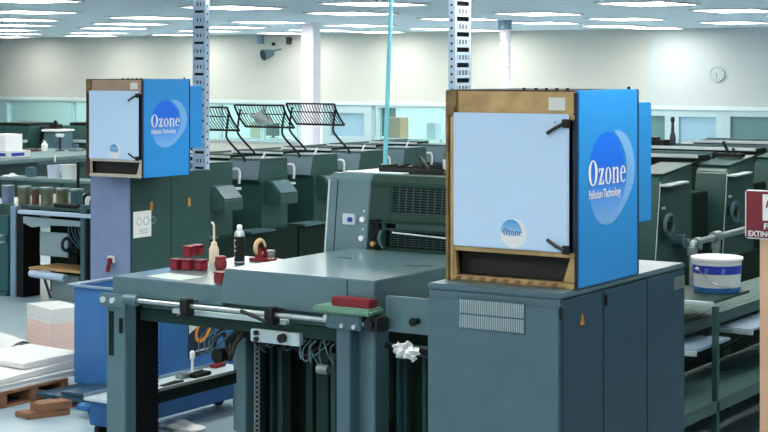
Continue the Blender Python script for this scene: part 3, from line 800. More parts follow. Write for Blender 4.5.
# red tubs in a small heap
tub = thing('red_tub', 'dark red ink tub at the outer end of the row on the shelf', 'tub', (0, 0, SZ), 'dark red tubs on the delivery shelf')
def make_tub(t, s):
    L = t.location
    MB().prism([(L.x - s, L.y - s), (L.x + s, L.y - s), (L.x + s, L.y + s), (L.x - s, L.y + s)], 'z', SZ + .001, SZ + 2 * s * .86, .008).build('tub_body', 'red', t)
    MB().box(L.x - s - .003, L.x + s + .003, L.y - s - .003, L.y + s + .003, SZ + 2 * s * .86, SZ + 2 * s, .004).build('lid', 'maroon', t)
make_tub(tub, .038)
spots = [(172.5, 270, 0, 'dark red ink tub at the outer end of the row on the shelf'), (184, 270.5, 0, 'dark red ink tub in the middle of the row, under the pair'), (197, 271, 0, 'dark red ink tub at the inner end of the row, nearest the bottle'),
         (185.5, 268.0, 1, 'dark red ink tub on top of the row, outer one of the pair'), (193, 266.5, 1, 'dark red ink tub on top of the row, inner one of the pair'),
         (217, 284, 0, 'single dark red ink tub in front of the hood step, below the red jar')]
for i, (x_, y_, up, lb) in enumerate(spots):
    q = atz(x_, y_, SZ); loc = (q.x, q.y + .045, SZ + .077 * up)
    if i == 0: tub.location = loc; tub['label'] = lb
    else: copy_tree(tub, loc, lb, rz=random.uniform(-.15, .15))
q = atz(217, 270, SZ); q.y += .04
rr = thing('red_jar', 'round dark red jar on the shelf in front of the squeeze bottle', 'jar', (q.x, q.y, SZ))
MB().lathe(q.x, q.y, [(.03, SZ), (.041, SZ + .012), (.044, SZ + .05), (.036, SZ + .075)], 22).build('jar_body', 'red', rr)
MB().lathe(q.x, q.y, [(.038, SZ + .075), (.038, SZ + .09), (.03, SZ + .095)], 22).build('lid', 'maroon', rr)
q = atz(214, 263, SZ)
rr = thing('squeeze_bottle', 'cream squeeze bottle with a long spout on the shelf', 'bottle', (q.x, q.y, SZ))
MB().lathe(q.x, q.y, [(.034, SZ), (.036, SZ + .01), (.036, SZ + .10), (.024, SZ + .125), (.02, SZ + .13)], 20).build('bottle_body', 'cream_plastic', rr)
MB().lathe(q.x, q.y, [(.022, SZ + .13), (.022, SZ + .15), (.01, SZ + .155)], 16).build('cap', 'cream_plastic', rr)
MB().tube([(q.x, q.y, SZ + .15), (q.x, q.y, SZ + .25), (q.x - .004, q.y, SZ + .28), (q.x - .022, q.y, SZ + .295)], .008, 8, smooth=4).build('spout', 'cream_plastic', rr)
q = atz(239.5, 264, SZ)
rr = thing('spray_can', 'tall black and white spray can standing on the shelf', 'spray can', (q.x, q.y, SZ))
MB().lathe(q.x, q.y, [(.037, SZ), (.039, SZ + .006), (.039, SZ + .20)], 24).build('can_body', 'black', rr)
MB().lathe(q.x, q.y, [(.0395, SZ + .20), (.036, SZ + .225), (.022, SZ + .245), (.022, SZ + .25)], 24).build('shoulder', 'steel', rr)
MB().lathe(q.x, q.y, [(.020, SZ + .25), (.019, SZ + .278), (.008, SZ + .285)], 16).build('cap', 'white', rr)
MB().lathe(q.x, q.y, [(.0392, SZ + .01), (.0396, SZ + .012), (.0396, SZ + .02), (.0392, SZ + .022)], 24).build('ring', 'steel', rr)
f = MB()
n = 10
for k in range(9):                                                    # pale lettering rows wrapped round the can
    z = SZ + .05 + .015 * k
    a0, a1 = math.radians(205), math.radians(205 + random.choice((40, 55, 65, 30)))
    for i in range(n):
        a, b = a0 + (a1 - a0) * i / n, a0 + (a1 - a0) * (i + .8) / n
        f.bm.faces.new([f.bm.verts.new((q.x + .0398 * math.cos(t), q.y + .0398 * math.sin(t), zz)) for t, zz in ((a, z), (b, z), (b, z + .007), (a, z + .007))])
f.build('label_print', 'white', rr)
q = atz(263, 261, SZ)
rr = thing('tape_dispenser', 'red tape dispenser holding a tan tape roll on the shelf', 'tape dispenser', (q.x, q.y, SZ))
MB().box(q.x - .10, q.x + .10, q.y - .045, q.y + .045, SZ, SZ + .022, .006).prism([(q.x - .05, SZ + .02), (q.x + .03, SZ + .02), (q.x + .005, SZ + .10), (q.x - .02, SZ + .10)], 'y', q.y - .04, q.y - .03, .003).prism([(q.x - .05, SZ + .02), (q.x + .03, SZ + .02), (q.x + .005, SZ + .10), (q.x - .02, SZ + .10)], 'y', q.y + .03, q.y + .04, .003).build('base', 'red', rr)
MB().torus((q.x - .03, q.y, SZ + .10), 'x', .05, .017, 28, 8).build('tape_roll', 'tan_tape', rr)
MB().torus((q.x - .03, q.y, SZ + .10), 'x', .029, .015, 24, 8).build('hub', 'soot', rr)
q = atz(271, 259, SZ + .022)
rr = thing('glass_jar', 'small clear jar half full of red on the tape dispenser base', 'jar', (q.x, q.y, SZ + .0225))
MB().lathe(q.x, q.y, [(.026, SZ + .0225), (.029, SZ + .028), (.029, SZ + .07), (.0275, SZ + .07), (.0275, SZ + .03), (.001, SZ + .028)], 20).build('jar_glass', 'jar_glass', rr)
MB().lathe(q.x, q.y, [(.0262, SZ + .031), (.0268, SZ + .06), (.001, SZ + .061)], 18).build('red_liquid', 'red', rr)
MB().lathe(q.x, q.y, [(.031, SZ + .07), (.031, SZ + .086), (.024, SZ + .088)], 20).build('lid', 'steel', rr)
q = atz(297, 256, SZ)
q = Vector((-6.95, 9.76, SZ))
f = MB(); random.seed(5)
f.grid(lambda u, v: Vector((q.x + (u - .5) * .2, q.y + (v - .5) * .12, SZ + .002 + .05 * math.sin(PI * u) * math.sin(PI * v) * (.8 + .2 * math.sin(9 * u + 5 * v)))), 14, 10, .003)
tag(f.build('green_cloth', 'mint', loc=(q.x, q.y, SZ)), 'pale green cloth bunched at the far end of the shelf', 'cloth')
q = atz(140, 277, SZ); q.y += .08
f = MB().box(q.x + .02, q.x + .36, q.y - .06, q.y + .16, SZ + .0005, SZ + .0035, .001, rz=-.1)
tag(f.build('paper_sheet', 'sheet_green', loc=(q.x, q.y, SZ)), 'thin white sheet lying flat at the front of the shelf', 'paper')

# ------------------------------------------------------------------ near press: tower behind the hood
T0, T1, TY, TP, LEAN = -6.98, -5.46, 9.95, -6.615, .06
r = thing('press_tower', 'tall grey and green press tower behind the delivery hood', 'press tower', ((T0 + T1) / 2, 10.6, 0))
def slope(z): return TY + max(0, z - 1.36) * LEAN / .54
MB().prism([(TY, 0), (TY, 1.36), (slope(1.88), 1.88), (slope(1.88) + .04, 1.925), (TY + 1.2, 1.925), (TY + 1.2, 0)], 'x', T0, TP, .008).build('side_housing', 'press_grey', r)
MB().prism([(TY - .003, 1.0), (TY - .003, 1.36), (slope(1.88) - .003, 1.88), (slope(1.88) + .012, 1.88), (TY + .012, 1.36), (TY + .012, 1.0)], 'x', -6.905, -6.898, 0).build('seam', 'soot', r)
MB().prism([(TY - .006, 1.0), (TY - .006, 1.36), (slope(1.88) - .006, 1.88), (slope(1.88) + .01, 1.88), (TY + .014, 1.36), (TY + .014, 1.0)], 'x', T0 - .004, T0 + .01, .002).build('edge_strip', 'light_metal', r)
MB().prism([(slope(1.86), 1.84), (slope(1.86), 1.87), (slope(1.88) + .04, 1.925), (TY + 1.2, 1.925), (TY + 1.2, 1.76), (TY + .5, 1.76), (TY + .5, 1.84)], 'x', TP, T1, .006).build('top_cover', 'cage_green', r)
MB().box(TP, T1, TY + .45, TY + 1.2, 0, 1.76, .004).build('body', 'dark_green', r)
f = MB()
f.prism([(slope(1.60), 1.60), (slope(1.84), 1.84), (slope(1.84) + .03, 1.84), (slope(1.60) + .03, 1.60)], 'x', TP + .004, -6.43, .004)
f.prism([(slope(1.60), 1.60), (slope(1.655), 1.655), (slope(1.655) + .03, 1.655), (slope(1.60) + .03, 1.60)], 'x', -6.43, T1, .003)
f.build('guard_frame', 'cage_green', r)
f = MB()
for k in range(10):
    z = 1.658 + .0185 * k; f.box(-6.43, T1, slope(z) + .004, slope(z) + .014, z, z + .006, .001)
for k in range(17):
    x_ = -6.43 + .06 * k; f.prism([(slope(1.655) + .006, 1.655), (slope(1.84) + .006, 1.84), (slope(1.84) + .012, 1.84), (slope(1.655) + .012, 1.655)], 'x', x_, x_ + .006, 0)
f.build('upper_grille', 'press_green', r)
MB().box(-6.43, T1, TY + .09, TY + .11, 1.60, 1.84, .002).build('guard_backing', 'soot', r)
f = MB()
f.box(-6.46, T1, TY - .005, TY + .02, 1.585, 1.60, .003).box(-6.46, T1, TY - .005, TY + .02, 1.535, 1.55, .003).box(-6.48, -6.45, TY - .005, TY + .02, 1.39, 1.60, .004).box(-6.46, T1, TY - .005, TY + .03, 1.385, 1.41, .004)
f.build('lower_frame', 'cage_green', r)
f = MB().box(-6.36, T1, TY + .001, TY + .006, 1.55, 1.585, .001)
for k in range(22): f.box(-6.34 + .038 * k, -6.332 + .038 * k, TY - .006, TY + .004, 1.558, 1.577, .001)
f.build('rivet_strip', 'press_green', r)
f = MB()
for k in range(7): f.box(-6.45, T1, TY + .05, TY + .06, 1.42 + .017 * k, 1.425 + .017 * k, .001)
for k in range(16): f.box(-6.44 + .06 * k, -6.434 + .06 * k, TY + .05, TY + .058, 1.41, 1.54, 0)
f.build('lower_grille', 'press_green', r)
MB().box(-6.48, T1, TY + .12, TY + .14, 1.36, 1.60, .002).build('guard_backing', 'soot', r)
MB().tube([(-6.38, TY - .015, 1.522), (T1, TY - .015, 1.49)], .006, 8).build('pull_wire', 'light_metal', r)
MB().tube([(-6.46, TY - .02, 1.41), (-6.48, TY - .035, 1.47), (-6.47, TY - .02, 1.53)], .014, 8, smooth=4).build('grab_handle', 'unit_grey', r)
f = MB(); random.seed(12)
for k in range(14): f.box(-6.60 + random.random() * .06, -6.53 + random.random() * .04, TY + .02, TY + .1, 1.36 + .018 * k, 1.375 + .018 * k, .003)
f.build('linkage', 'soot', r)
f = MB().cyl((-6.56, TY + .03, 1.43), (-6.56, TY - .01, 1.43), .018, 10)
f.build('linkage_pin', 'brass', r)
q = atY(351, 219, TY + .04)
sp = MB().box(q.x - .055, q.x + .055, TY + .005, TY + .05, 1.557, 1.635, .004).build('switch_plate', 'light_metal', r)
MB().box(q.x - .005, q.x + .035, TY - .006, TY + .01, 1.578, 1.612, .005).build('rocker_switch', 'bucket_blue', sp)
for z_ in (1.60, 1.465): MB().cyl((-6.66, slope(z_) + .01, z_), (-6.66, slope(z_) - .02, z_), .02, 18).build('push_knob', 'white', r)
for z_ in (1.53, 1.66): MB().cyl((-6.655, slope(z_) + .01, z_), (-6.655, slope(z_) - .005, z_), .008, 10).build('screw', 'light_metal', r)
# on top of the tower
f = MB().box(-6.92, -6.40, 10.09, 10.19, 1.926, 1.936, .003, rz=.03)
tag(f.build('steel_strip', 'light_metal', loc=(-6.66, 10.14, 1.926)), 'pale flat strip lying on top of the press tower', 'strip')
q = Vector((-6.50, 10.36, 1.926))
rr = thing('tool_tray', 'low black tray of dark tools on the press tower', 'tool tray', q)
MB().box(q.x - .2, q.x + .36, q.y - .12, q.y + .12, 1.926, 1.936, .003).box(q.x - .2, q.x + .36, q.y - .12, q.y - .11, 1.936, 1.965, .003).box(q.x - .2, q.x + .36, q.y + .11, q.y + .12, 1.936, 1.965, .003).box(q.x - .2, q.x - .17, q.y - .11, q.y + .11, 1.936, 1.98, .003).build('tray', 'black', rr)
f = MB(); random.seed(3)
for k in range(7):
    a = q.x - .15 + .07 * k; f.tube([(a, q.y - .06 + random.random() * .05, 1.945), (a + .14, q.y + random.uniform(-.05, .08), 1.975 + random.random() * .03)], .009, 6)
f.build('tool', 'soot', rr)
MB().tube([(q.x + .17, q.y - .02, 1.96), (q.x + .10, q.y - .02, 2.045)], .014, 8).build('upright_tool', 'black', rr)
MB().cyl((q.x + .31, q.y, 1.957), (q.x + .31, q.y, 2.03), .022, 12).build('white_bottle', 'tub_plastic', rr)
# cyan air pipe from tower to ceiling, leaning slightly
p0 = Vector((-6.785, 10.46, 1.926)); d0 = _ray(391, 1); k = 10.55 / d0[1]
p1 = Vector((d0[0] * k, 10.55, EYE + d0[2] * k)); dirn = (p1 - p0) / (p1.z - p0.z); p1 = p0 + dirn * (CEIL - p0.z)
rr = thing('air_pipe', 'thin cyan air pipe leaning from the press tower up to the ceiling', 'pipe', p0)
MB().tube([p0, p1], .017, 12).build('pipe', 'rod_cyan', rr)
MB().cyl(p0, p0 + dirn * .05, .03, 12).build('base_fitting', 'rod_cyan', rr)
# second cable post stands on the tower
cable_post(-6.27, 10.70, 1.934, CEIL, .06, .24, 'perforated pale blue cable post standing on the press tower', .0575, 'right', 'front')

# ------------------------------------------------------------------ near press: printing units
def near_unit(Yb, label):
    r = thing('printing_unit', label, 'printing unit', (-6.45, Yb + .4, 0), 'printing units of the near press')
    X0_, X1_ = -7.4, -5.5
    prof = [(Yb, 0), (Yb, 1.0), (Yb + .12, 1.76), (Yb + .18, 1.81), (Yb + .80, 1.87), (Yb + .80, 0)]
    MB().prism(prof, 'x', X1_ - .3, X1_, .012).build('side_housing', 'press_green', r)
    MB().prism([(Yb + .1, 0), (Yb + .16, 1.80), (Yb + .74, 1.84), (Yb + .74, 0)], 'x', X0_ + .3, X1_ - .3, .008).build('body', 'dark_green', r)
    MB().prism(prof, 'x', X0_, X0_ + .3, .012).build('side_housing', 'press_green', r)
    MB().prism([(Yb + .16, 1.812), (Yb + .80, 1.873), (Yb + .80, 1.885), (Yb + .16, 1.824)], 'x', X1_ - .29, X1_ + .006, .003).build('top_cover', 'press_green', r)
    MB().box(X0_ + .31, X1_ - .31, Yb + .2, Yb + .5, 1.84, 1.90, .01).build('ink_duct', 'dark_green', r)
    MB().box(X0_ + .31, X1_ - .31, Yb + .17, Yb + .20, 1.875, 1.905, .004).build('duct_blade', 'light_metal', r)
    MB().box(X0_ + .31, X1_ - .31, Yb + .55, Yb + .60, 1.85, 1.915, .004).build('roller_bar', 'unit_grey', r)
    MB().prism([(Yb + .10, 1.725), (Yb + .50, 1.735), (Yb + .50, 1.75), (Yb + .10, 1.74)], 'x', X1_, X1_ + .10, .003).build('tool_ledge', 'light_metal', r)
    MB().prism([(Yb - .003, .6), (Yb - .003, 1.0), (Yb + .117, 1.76), (Yb + .125, 1.76), (Yb + .008, 1.0), (Yb + .008, .6)], 'x', X1_ - .002, X1_ + .004, .001).build('edge_strip', 'light_metal', r)  # pale strip drawn for the highlight along the leaning edge
    hw = MB().torus((X1_ + .05, Yb + .19, 1.40), 'x', .085, .02, 28, 8).build('hand_wheel', 'unit_grey', r)
    MB().cyl((X1_, Yb + .19, 1.40), (X1_ + .06, Yb + .19, 1.40), .03, 14).build('hub', 'soot', hw)
    MB().box(X1_, X1_ + .006, Yb + .15, Yb + .22, 1.53, 1.55, .002).build('name_plate', 'light_metal', r)
    MB().cyl((X1_, Yb + .42, 1.25), (X1_ + .09, Yb + .42, 1.25), .055, 18).torus((X1_ + .09, Yb + .42, 1.25), 'x', .05, .012, 18, 6).build('motor', 'unit_grey', r)
    MB().tube([(X1_ + .08, Yb + .44, 1.25), (X1_ + .1, Yb + .72, 1.17)], .032, 12).build('pipe_stub', 'galvanised', r)
    MB().box(X0_ + .1, X1_ - .12, Yb + .81, Yb + 1.46, 0, 1.60, .01).build('gap_shade_guard', 'dark_green', r)  # dark box in the gap, raised to shade the next unit's front
    return r
near_unit(12.53, 'printing unit of the near press just past the big blue unit')
near_unit(14.02, 'printing unit of the near press behind the fire sign and bucket')
near_unit(15.52, 'printing unit of the near press behind the second one, under the black box')
near_unit(17.02, 'farthest printing unit of the near press, under the dark windows')
q = atz(682, 145, 1.96); 
rr = thing('tool_box', 'low black box with an upright tool on the far press unit', 'tool box', (-6.95, 15.85, 1.903))
MB().box(-7.07, -6.8, 15.75, 15.92, 1.904, 1.96, .006).box(-7.03, -6.9, 15.78, 15.88, 1.96, 1.985, .004).build('box_body', 'soot', rr)
MB().lathe(-6.74, 15.82, [(.03, 1.904), (.03, 2.0), (.018, 2.04), (.014, 2.14), (.022, 2.15), (.022, 2.19), (.01, 2.2)], 14).build('upright_tool', 'navy', rr)
rr = thing('lever_clamp', 'black clamp with two levers standing on the second printing unit edge', 'clamp', (-5.66, 14.60, 1.87))
MB().box(-5.78, -5.52, 14.55, 14.65, 1.872, 1.91, .006).build('clamp_body', 'soot', rr)
MB().tube([(-5.66, 14.6, 1.90), (-5.71, 14.58, 2.02)], .014, 8).tube([(-5.60, 14.6, 1.90), (-5.62, 14.59, 1.96)], .012, 8).build('lever', 'black', rr)

# ------------------------------------------------------------------ walkway along the near press
WX = -4.2
r = thing('press_walkway', 'dark steel walkway with ribbed decks along the near press', 'walkway', (-4.5, 11.5, 0))
def deck(y0, y1, x0, x1, z, name, m_='tread', rib=.03):
    d = MB().box(x0, x1, y0, y1, z - .05, z - .004, .004).build(name, m_, r)
    f = MB(); k = x0 + .03
    while k < x1 - .01: f.box(k, k + .012, y0 + .01, y1 - .01, z - .005, z, .001); k += rib
    f.build('tread_rib', m_, d)
    MB().box(x1, x1 + .015, y0, y1, z - .075, z + .004, .003).build('edge_trim', 'press_green', d)
deck(8.95, 14.5, -4.80, WX, .445, 'lower_deck')
deck(8.95, 14.5, -4.95, -4.46, .935, 'upper_deck', rib=.045)
MB().box(-4.86, WX - .04, 10.62, 11.34, 1.09, 1.108, .003).build('bucket_plate', 'cage_green', r)
MB().box(-4.92, WX - .02, 10.59, 10.62, 1.085, 1.110, .003).build('front_edge', 'light_metal', r)
for y_ in (10.60, 12.4, 14.3): MB().box(WX - .025, WX + .015, y_ - .02, y_ + .02, 0, 1.085, .004).build('post', 'press_green', r)
for y_ in (9.0, 10.6, 12.4, 14.3): MB().box(-4.84, -4.80, y_ - .02, y_ + .02, 0, .90, .004).build('rear_post', 'press_green', r)
MB().box(-4.86, -4.82, 8.98, 14.5, .02, .40, .003).build('kick_plate', 'soot', r)
MB().box(-5.38, -5.33, 11.3, 14.5, .02, 1.05, .003).build('side_plate', 'dark_green', r)
for y0_, y1_ in ((10.30, 10.95), (11.35, 12.75)):
    d = MB().box(-4.52, WX - .03, y0_, y1_, .805, .825, .006).build('step_plate', 'plate_blue', r)
    MB().box(-4.52, WX - .02, y0_ - .006, y0_ + .012, .785, .82, .003).build('step_lip', 'light_metal', d)
    MB().tube([(-4.3, y0_ + .05, .79), (-4.56, y0_ + .05, .62)], .012, 6).build('bracket', 'press_green', d)
MB().box(-4.62, -4.58, 10.2, 13, .6, .82, .004).build('step_rail', 'dark_green', r)
# galvanised rail
pp = [atX(678, 262, -4.75), atX(679, 250, -4.75), atX(684, 246, -4.75)]
y0_ = pp[0].y + .27
rr = thing('galvanised_pipe', 'galvanised pipe with an elbow and tee running past the white bucket', 'pipe', (-4.75, y0_, 1.0))
zc = 1.40
MB().tube([(-4.75, y0_, 1.0), (-4.75, y0_, zc - .03), (-4.75, y0_ + .012, zc - .008), (-4.75, y0_ + .04, zc), (-4.75, 14.4, zc + .03)], .024, 14).build('pipe', 'galvanised', rr)
MB().cyl((-4.75, y0_, zc - .09), (-4.75, y0_, zc - .03), .036, 14).cyl((-4.75, y0_ + .05, zc), (-4.75, y0_ + .12, zc), .036, 14).build('elbow', 'galvanised', rr)
yt = atX(716, 237, -4.75).y
MB().cyl((-4.75, yt - .06, zc + .01), (-4.75, yt + .06, zc + .012), .04, 14).cyl((-4.75, yt, zc), (-4.75, yt, zc - .09), .034, 14).cyl((-4.75, yt, zc - .09), (-4.75, yt, 1.13), .026, 12).build('tee', 'galvanised', rr)
# bucket
bx_, by_, bz = -4.42, 11.17, 1.1085
rr = thing('paint_bucket', 'white plastic bucket with a blue band on the walkway deck', 'bucket', (bx_, by_, bz))
MB().lathe(bx_, by_, [(.155, bz), (.162, bz + .01), (.172, bz + .235), (.178, bz + .245), (.183, bz + .25), (.184, bz + .268), (.176, bz + .27), (.170, bz + .262), (.02, bz + .258)], 36).build('bucket_body', 'white', rr)
MB().lathe(bx_, by_, [(.1665, bz + .145), (.1700, bz + .146), (.1735, bz + .21), (.1705, bz + .211)], 36).build('label_band', 'bucket_blue', rr)
MB().lathe(bx_, by_, [(.155, bz + .0), (.1635, bz + .004), (.1665, bz + .042), (.1625, bz + .043)], 36).build('base_band', 'truck_blue', rr)
f = MB()
for a in (-95, -55):
    a = math.radians(a)
    for (da, z_, h_, w_) in ((0, .165, .03, .05), (.09, .17, .02, .03), (.0, .152, .008, .12)):
        c, s_ = math.cos(a + da), math.sin(a + da); R = .1742
        pts = []
        for t, zz in ((-w_ / 2, z_), (w_ / 2, z_), (w_ / 2, z_ + h_), (-w_ / 2, z_ + h_)): pts.append(f.bm.verts.new((bx_ + (R + .001) * math.cos(a + da + t), by_ + (R + .001) * math.sin(a + da + t), bz + zz)))
        f.bm.faces.new(pts)
f.build('label_print', 'logo_pale', rr)
h = math.radians(-118); g_ = math.radians(-30)
pA = Vector((bx_ + .183 * math.cos(h), by_ + .183 * math.sin(h), bz + .185)); pB = Vector((bx_ + .185 * math.cos(g_), by_ + .185 * math.sin(g_), bz + .04))
pm = Vector((bx_ + .2 * math.cos((h + g_) / 2), by_ + .2 * math.sin((h + g_) / 2), bz + .085))
MB().tube([pA, pm, pB], .004, 6, smooth=8).build('wire_handle', 'galvanised', rr)
MB().ball(pA, .016, sub=2).build('handle_lug', 'paper_grey', rr)
rr.scale = (1, 1, .92)

# ------------------------------------------------------------------ fire extinguisher sign on its post
sy = 8.0
r = thing('wooden_post', 'tan wooden post carrying the red fire sign', 'post', (-2.86, sy + .05, 0))
MB().box(-2.945, -2.80, sy + .012, sy + .11, 0, 2.0, .006).build('timber', 'post_wood', r)
f = MB()
for z_ in (1.1, 1.35): f.cyl((-2.885, sy + .012, z_), (-2.885, sy + .008, z_), .008, 10)
f.build('nail', 'soot', r)
s0, s1, sz0, sz1 = -3.016, -2.70, 1.838, 2.085
r = thing('fire_sign', 'maroon fire extinguisher sign with white border on the tan post', 'sign', ((s0 + s1) / 2, sy, sz0))
MB().prism([(s0 + .012, sz0), (s1 - .012, sz0), (s1, sz0 + .012), (s1, sz1 - .012), (s1 - .012, sz1), (s0 + .012, sz1), (s0, sz1 - .012), (s0, sz0 + .012)], 'y', sy, sy + .01, .002).build('border', 'white', r)
MB().box(s0 + .006, s1 - .006, sy - .002, sy + .002, sz0 + .006, sz1 - .006, .001).build('sign_face', 'maroon', r)
scx = (s0 + s1) / 2
f = MB(); fw = text_mesh(f, 'EXTINGUISHER', .038, lambda u, v: Vector((s0 + .018 + u, sy - .003, sz0 + .014 + v)), (s1 - s0 - .036) / .30, .0012)
f.build('lettering', 'white', r)
f = MB(); text_mesh(f, 'FIRE', .042, lambda u, v: Vector((scx - .058 + u, sy - .003, sz0 + .052 + v)), 1.1, .0012)
f.build('lettering', 'white', r)
f = MB().box(scx - .065, scx + .065, sy - .0035, sy - .002, sz0 + .095, sz1 - .02, .012)
f.build('pictogram_panel', 'white', r)
f = MB().box(scx - .02, scx + .02, sy - .0050, sy - .0035, sz0 + .105, sz0 + .175, .006).tube([(scx, sy - .004, sz0 + .175), (scx, sy - .004, sz0 + .19), (scx - .03, sy - .004, sz0 + .205), (scx - .045, sy - .004, sz0 + .16)], .004, 6, smooth=3)
f.build('pictogram', 'maroon', r)

# ------------------------------------------------------------------ far press: printing units and racks
PX = -13.2
def far_unit(Yb, label):
    r = thing('printing_unit', label, 'printing unit', (PX - .8, Yb + .3, 0), 'printing units of the far press')
    MB().prism([(Yb + .06, 0), (Yb + .06, 1.18), (Yb - .02, 1.22), (Yb + .04, 1.47), (Yb + .07, 1.49), (Yb + .64, 1.49), (Yb + .64, 0)], 'x', PX - .55, PX, .012).build('head_housing', 'press_green', r)
    MB().prism([(Yb - .024, 1.225), (Yb + .036, 1.468), (Yb + .05, 1.468), (Yb - .01, 1.225)], 'x', PX - .53, PX - .01, .003).build('lit_front_plate', 'cabinet_grey', r)  # paler plate puts the front's lit tone into its colour
    MB().box(PX - 1.7, PX - .55, Yb + .1, Yb + .6, 0, 1.46, .01).build('body', 'dark_green', r)
    MB().box(PX - .54, PX - .005, Yb + .06, Yb + .62, 1.491, 1.50, .003).build('top_cover', 'unit_grey', r)
    cs = MB().prism([(PX, .90), (PX + .26, .90), (PX + .26, 1.04), (PX + .1, 1.20), (PX, 1.22)], 'y', Yb + .12, Yb + .52, .01).build('console', 'press_green', r)
    MB().prism([(PX + .255, 1.05), (PX + .105, 1.20), (PX + .112, 1.207), (PX + .262, 1.057)], 'y', Yb + .14, Yb + .50, .002).build('console_panel', 'cabinet_grey', cs)
    MB().box(PX - .1, PX + .2, Yb - .42, Yb + .1, .56, .59, .006).build('foot_plate', 'unit_grey', r)
    MB().box(PX - .3, PX + .12, Yb - .46, Yb + .70, 0, .56, .01).build('base', 'dark_green', r)
    MB().tube([(PX - .05, Yb + .66, 1.39), (PX + .03, Yb + .69, 1.40), (PX + .06, Yb + .70, 1.35), (PX + .05, Yb + .70, 1.21)], .017, 8, smooth=4).build('handle', 'paper_grey', r)
    MB().box(PX - .02, PX + .06, Yb + .64, Yb + .74, 1.13, 1.16, .004).build('handle_base', 'light_metal', r)
    MB().tube([(PX - .1, Yb + .2, 1.50), (PX - .06, Yb + .22, 1.59)], .012, 6).build('lever', 'white', r)
    MB().box(PX - 1.5, PX - .6, Yb + .15, Yb + .5, 1.455, 1.53, .01).build('ink_duct', 'dark_green', r)
    MB().box(PX - 1.5, PX - .6, Yb + .12, Yb + .15, 1.49, 1.52, .004).build('duct_blade', 'light_metal', r)
    return r
for i, lb in enumerate(('printing unit of the far press directly behind the pale cable post', 'printing unit of the far press under the rack holding white paper', 'printing unit of the far press in front of the white column',
                        'printing unit of the far press rising behind the grey press tower', 'printing unit of the far press behind the cyan air pipe', 'farthest printing unit of the far press, beside the big blue unit')):
    far_unit(16.12 + 1.19 * i, lb)
r = thing('press_rail', 'long thin dark rail on posts along the back of the far press', 'rail', (-15.1, 19, 0))
MB().box(-15.13, -15.09, 15.2, 24, 1.46, 1.49, .004).build('rail_bar', 'unit_grey', r)
for k in range(5): MB().box(-15.12, -15.10, 15.9 + 1.9 * k, 15.94 + 1.9 * k, 0, 1.46, .003).build('upright', 'soot', r)

def rack(Yb, label, copy=None):
    if copy: return copy_tree(copy, (PX - .27, Yb, 1.5), label)
    xa, xb = PX - .68, PX + .14
    r = thing('wire_rack', label, 'rack', (PX - .27, Yb, 1.5), 'wire racks above the far press')
    T, B_, C_ = (Yb - .22, 2.20), (Yb + .03, 1.90), (Yb - .10, 2.02)
    f = MB()
    f.tube([(xa, T[0], T[1]), (xb, T[0], T[1])], .012, 8).tube([(xa, B_[0], B_[1]), (xb, B_[0], B_[1])], .015, 8)
    f.tube([(xa, C_[0] - .035, C_[1] + .06), (xb, C_[0] - .035, C_[1] + .06)], .008, 6)
    for x_ in (xa, xb): f.tube([(x_, T[0], T[1]), (x_, T[0] + .03, T[1] - .06), (x_, C_[0], C_[1]), (x_, B_[0], B_[1])], .015, 8, smooth=4)
    f.build('rack_frame', 'soot', r)
    f = MB()
    for k in range(1, 17):
        x_ = xa + (xb - xa) * k / 17; f.tube([(x_, T[0], T[1]), (x_, T[0] + .03, T[1] - .06), (x_, C_[0], C_[1]), (x_, B_[0], B_[1])], .0065, 5)
    f.build('wire_grid', 'soot', r)
    for x_, s in ((xa + .04, 1), (xb - .03, 1)):
        MB().tube([(x_, T[0] + .08, T[1] - .06), (x_ - .02, T[0] + .05, T[1] - .3), (x_ + .0, T[0] + .06, T[1] - .42), (x_ + (.12 if s > 0 else -.12), T[0] + .22, 1.56), (x_ + (.12 if s > 0 else -.12), T[0] + .24, 1.502)], .015, 8, smooth=4).build('support_arm', 'soot', r)
    return r
r0 = rack(16.68, 'black wire rack above the far press, partly hidden by the cable post')
rack(17.87, 'black wire rack above the far press holding crumpled white paper', r0)
rack(19.06, 'black wire rack above the far press in front of the white column', r0)
f = MB(); random.seed(6)
q = Vector((PX - .28, 17.86, 1.94))
f.grid(lambda u, v: Vector((q.x - .16 + .26 * u + .03 * math.sin(6 * v), q.y - .16 * v + .01 * math.sin(8 * u) - .03, q.z + .17 * v * (1 - .3 * math.sin(5 * u)))), 12, 10, .004)
tag(f.build('crumpled_paper', 'paper', loc=q), 'crumpled white paper lying in the middle wire rack', 'paper')

# ------------------------------------------------------------------ far press: its delivery end (behind the paper pallet)
FY = 13.95
r = thing('press_delivery', 'open delivery end of the far press with blue-grey posts, beside the lavender cabinet', 'press delivery', (-13.7, 14.4, 0))
MB().box(-14.33, -14.24, FY, FY + .1, 0, 1.07, .005).build('post', 'plate_blue', r)
MB().box(-14.24, -14.13, FY + .02, FY + .3, 0, 1.03, .005).build('chain_guide', 'soot', r)
MB().box(-13.21, -13.14, FY, FY + .1, 0, 1.13, .005).build('post', 'unit_grey', r)
MB().box(-13.14, -13.04, FY + .04, FY + .3, 0, 1.08, .005).build('chain_guide', 'soot', r)
MB().box(-14.2, -13.0, FY - .01, FY + .06, .985, 1.03, .005).build('front_rail', 'channel', r)
MB().prism([(-14.14, .955), (-13.2, .94), (-13.2, .88), (-13.7, .87), (-14.0, .83), (-14.14, .88)], 'y', FY + .02, FY + .05, .004).build('guard_flap', 'plate_grey', r)
MB().box(-15.2, -13.0, FY + .1, FY + 1.9, 1.04, 1.075, .005).build('top_shelf', 'press_green', r)
MB().box(-14.22, -12.9, FY + .55, FY + .60, 0, 1.03, .004).build('chamber_plate', 'dark_green', r)
MB().box(-13.95, -13.50, FY + .1, FY + .13, .50, .78, .006).build('hanging_plate', 'plate_grey', r)
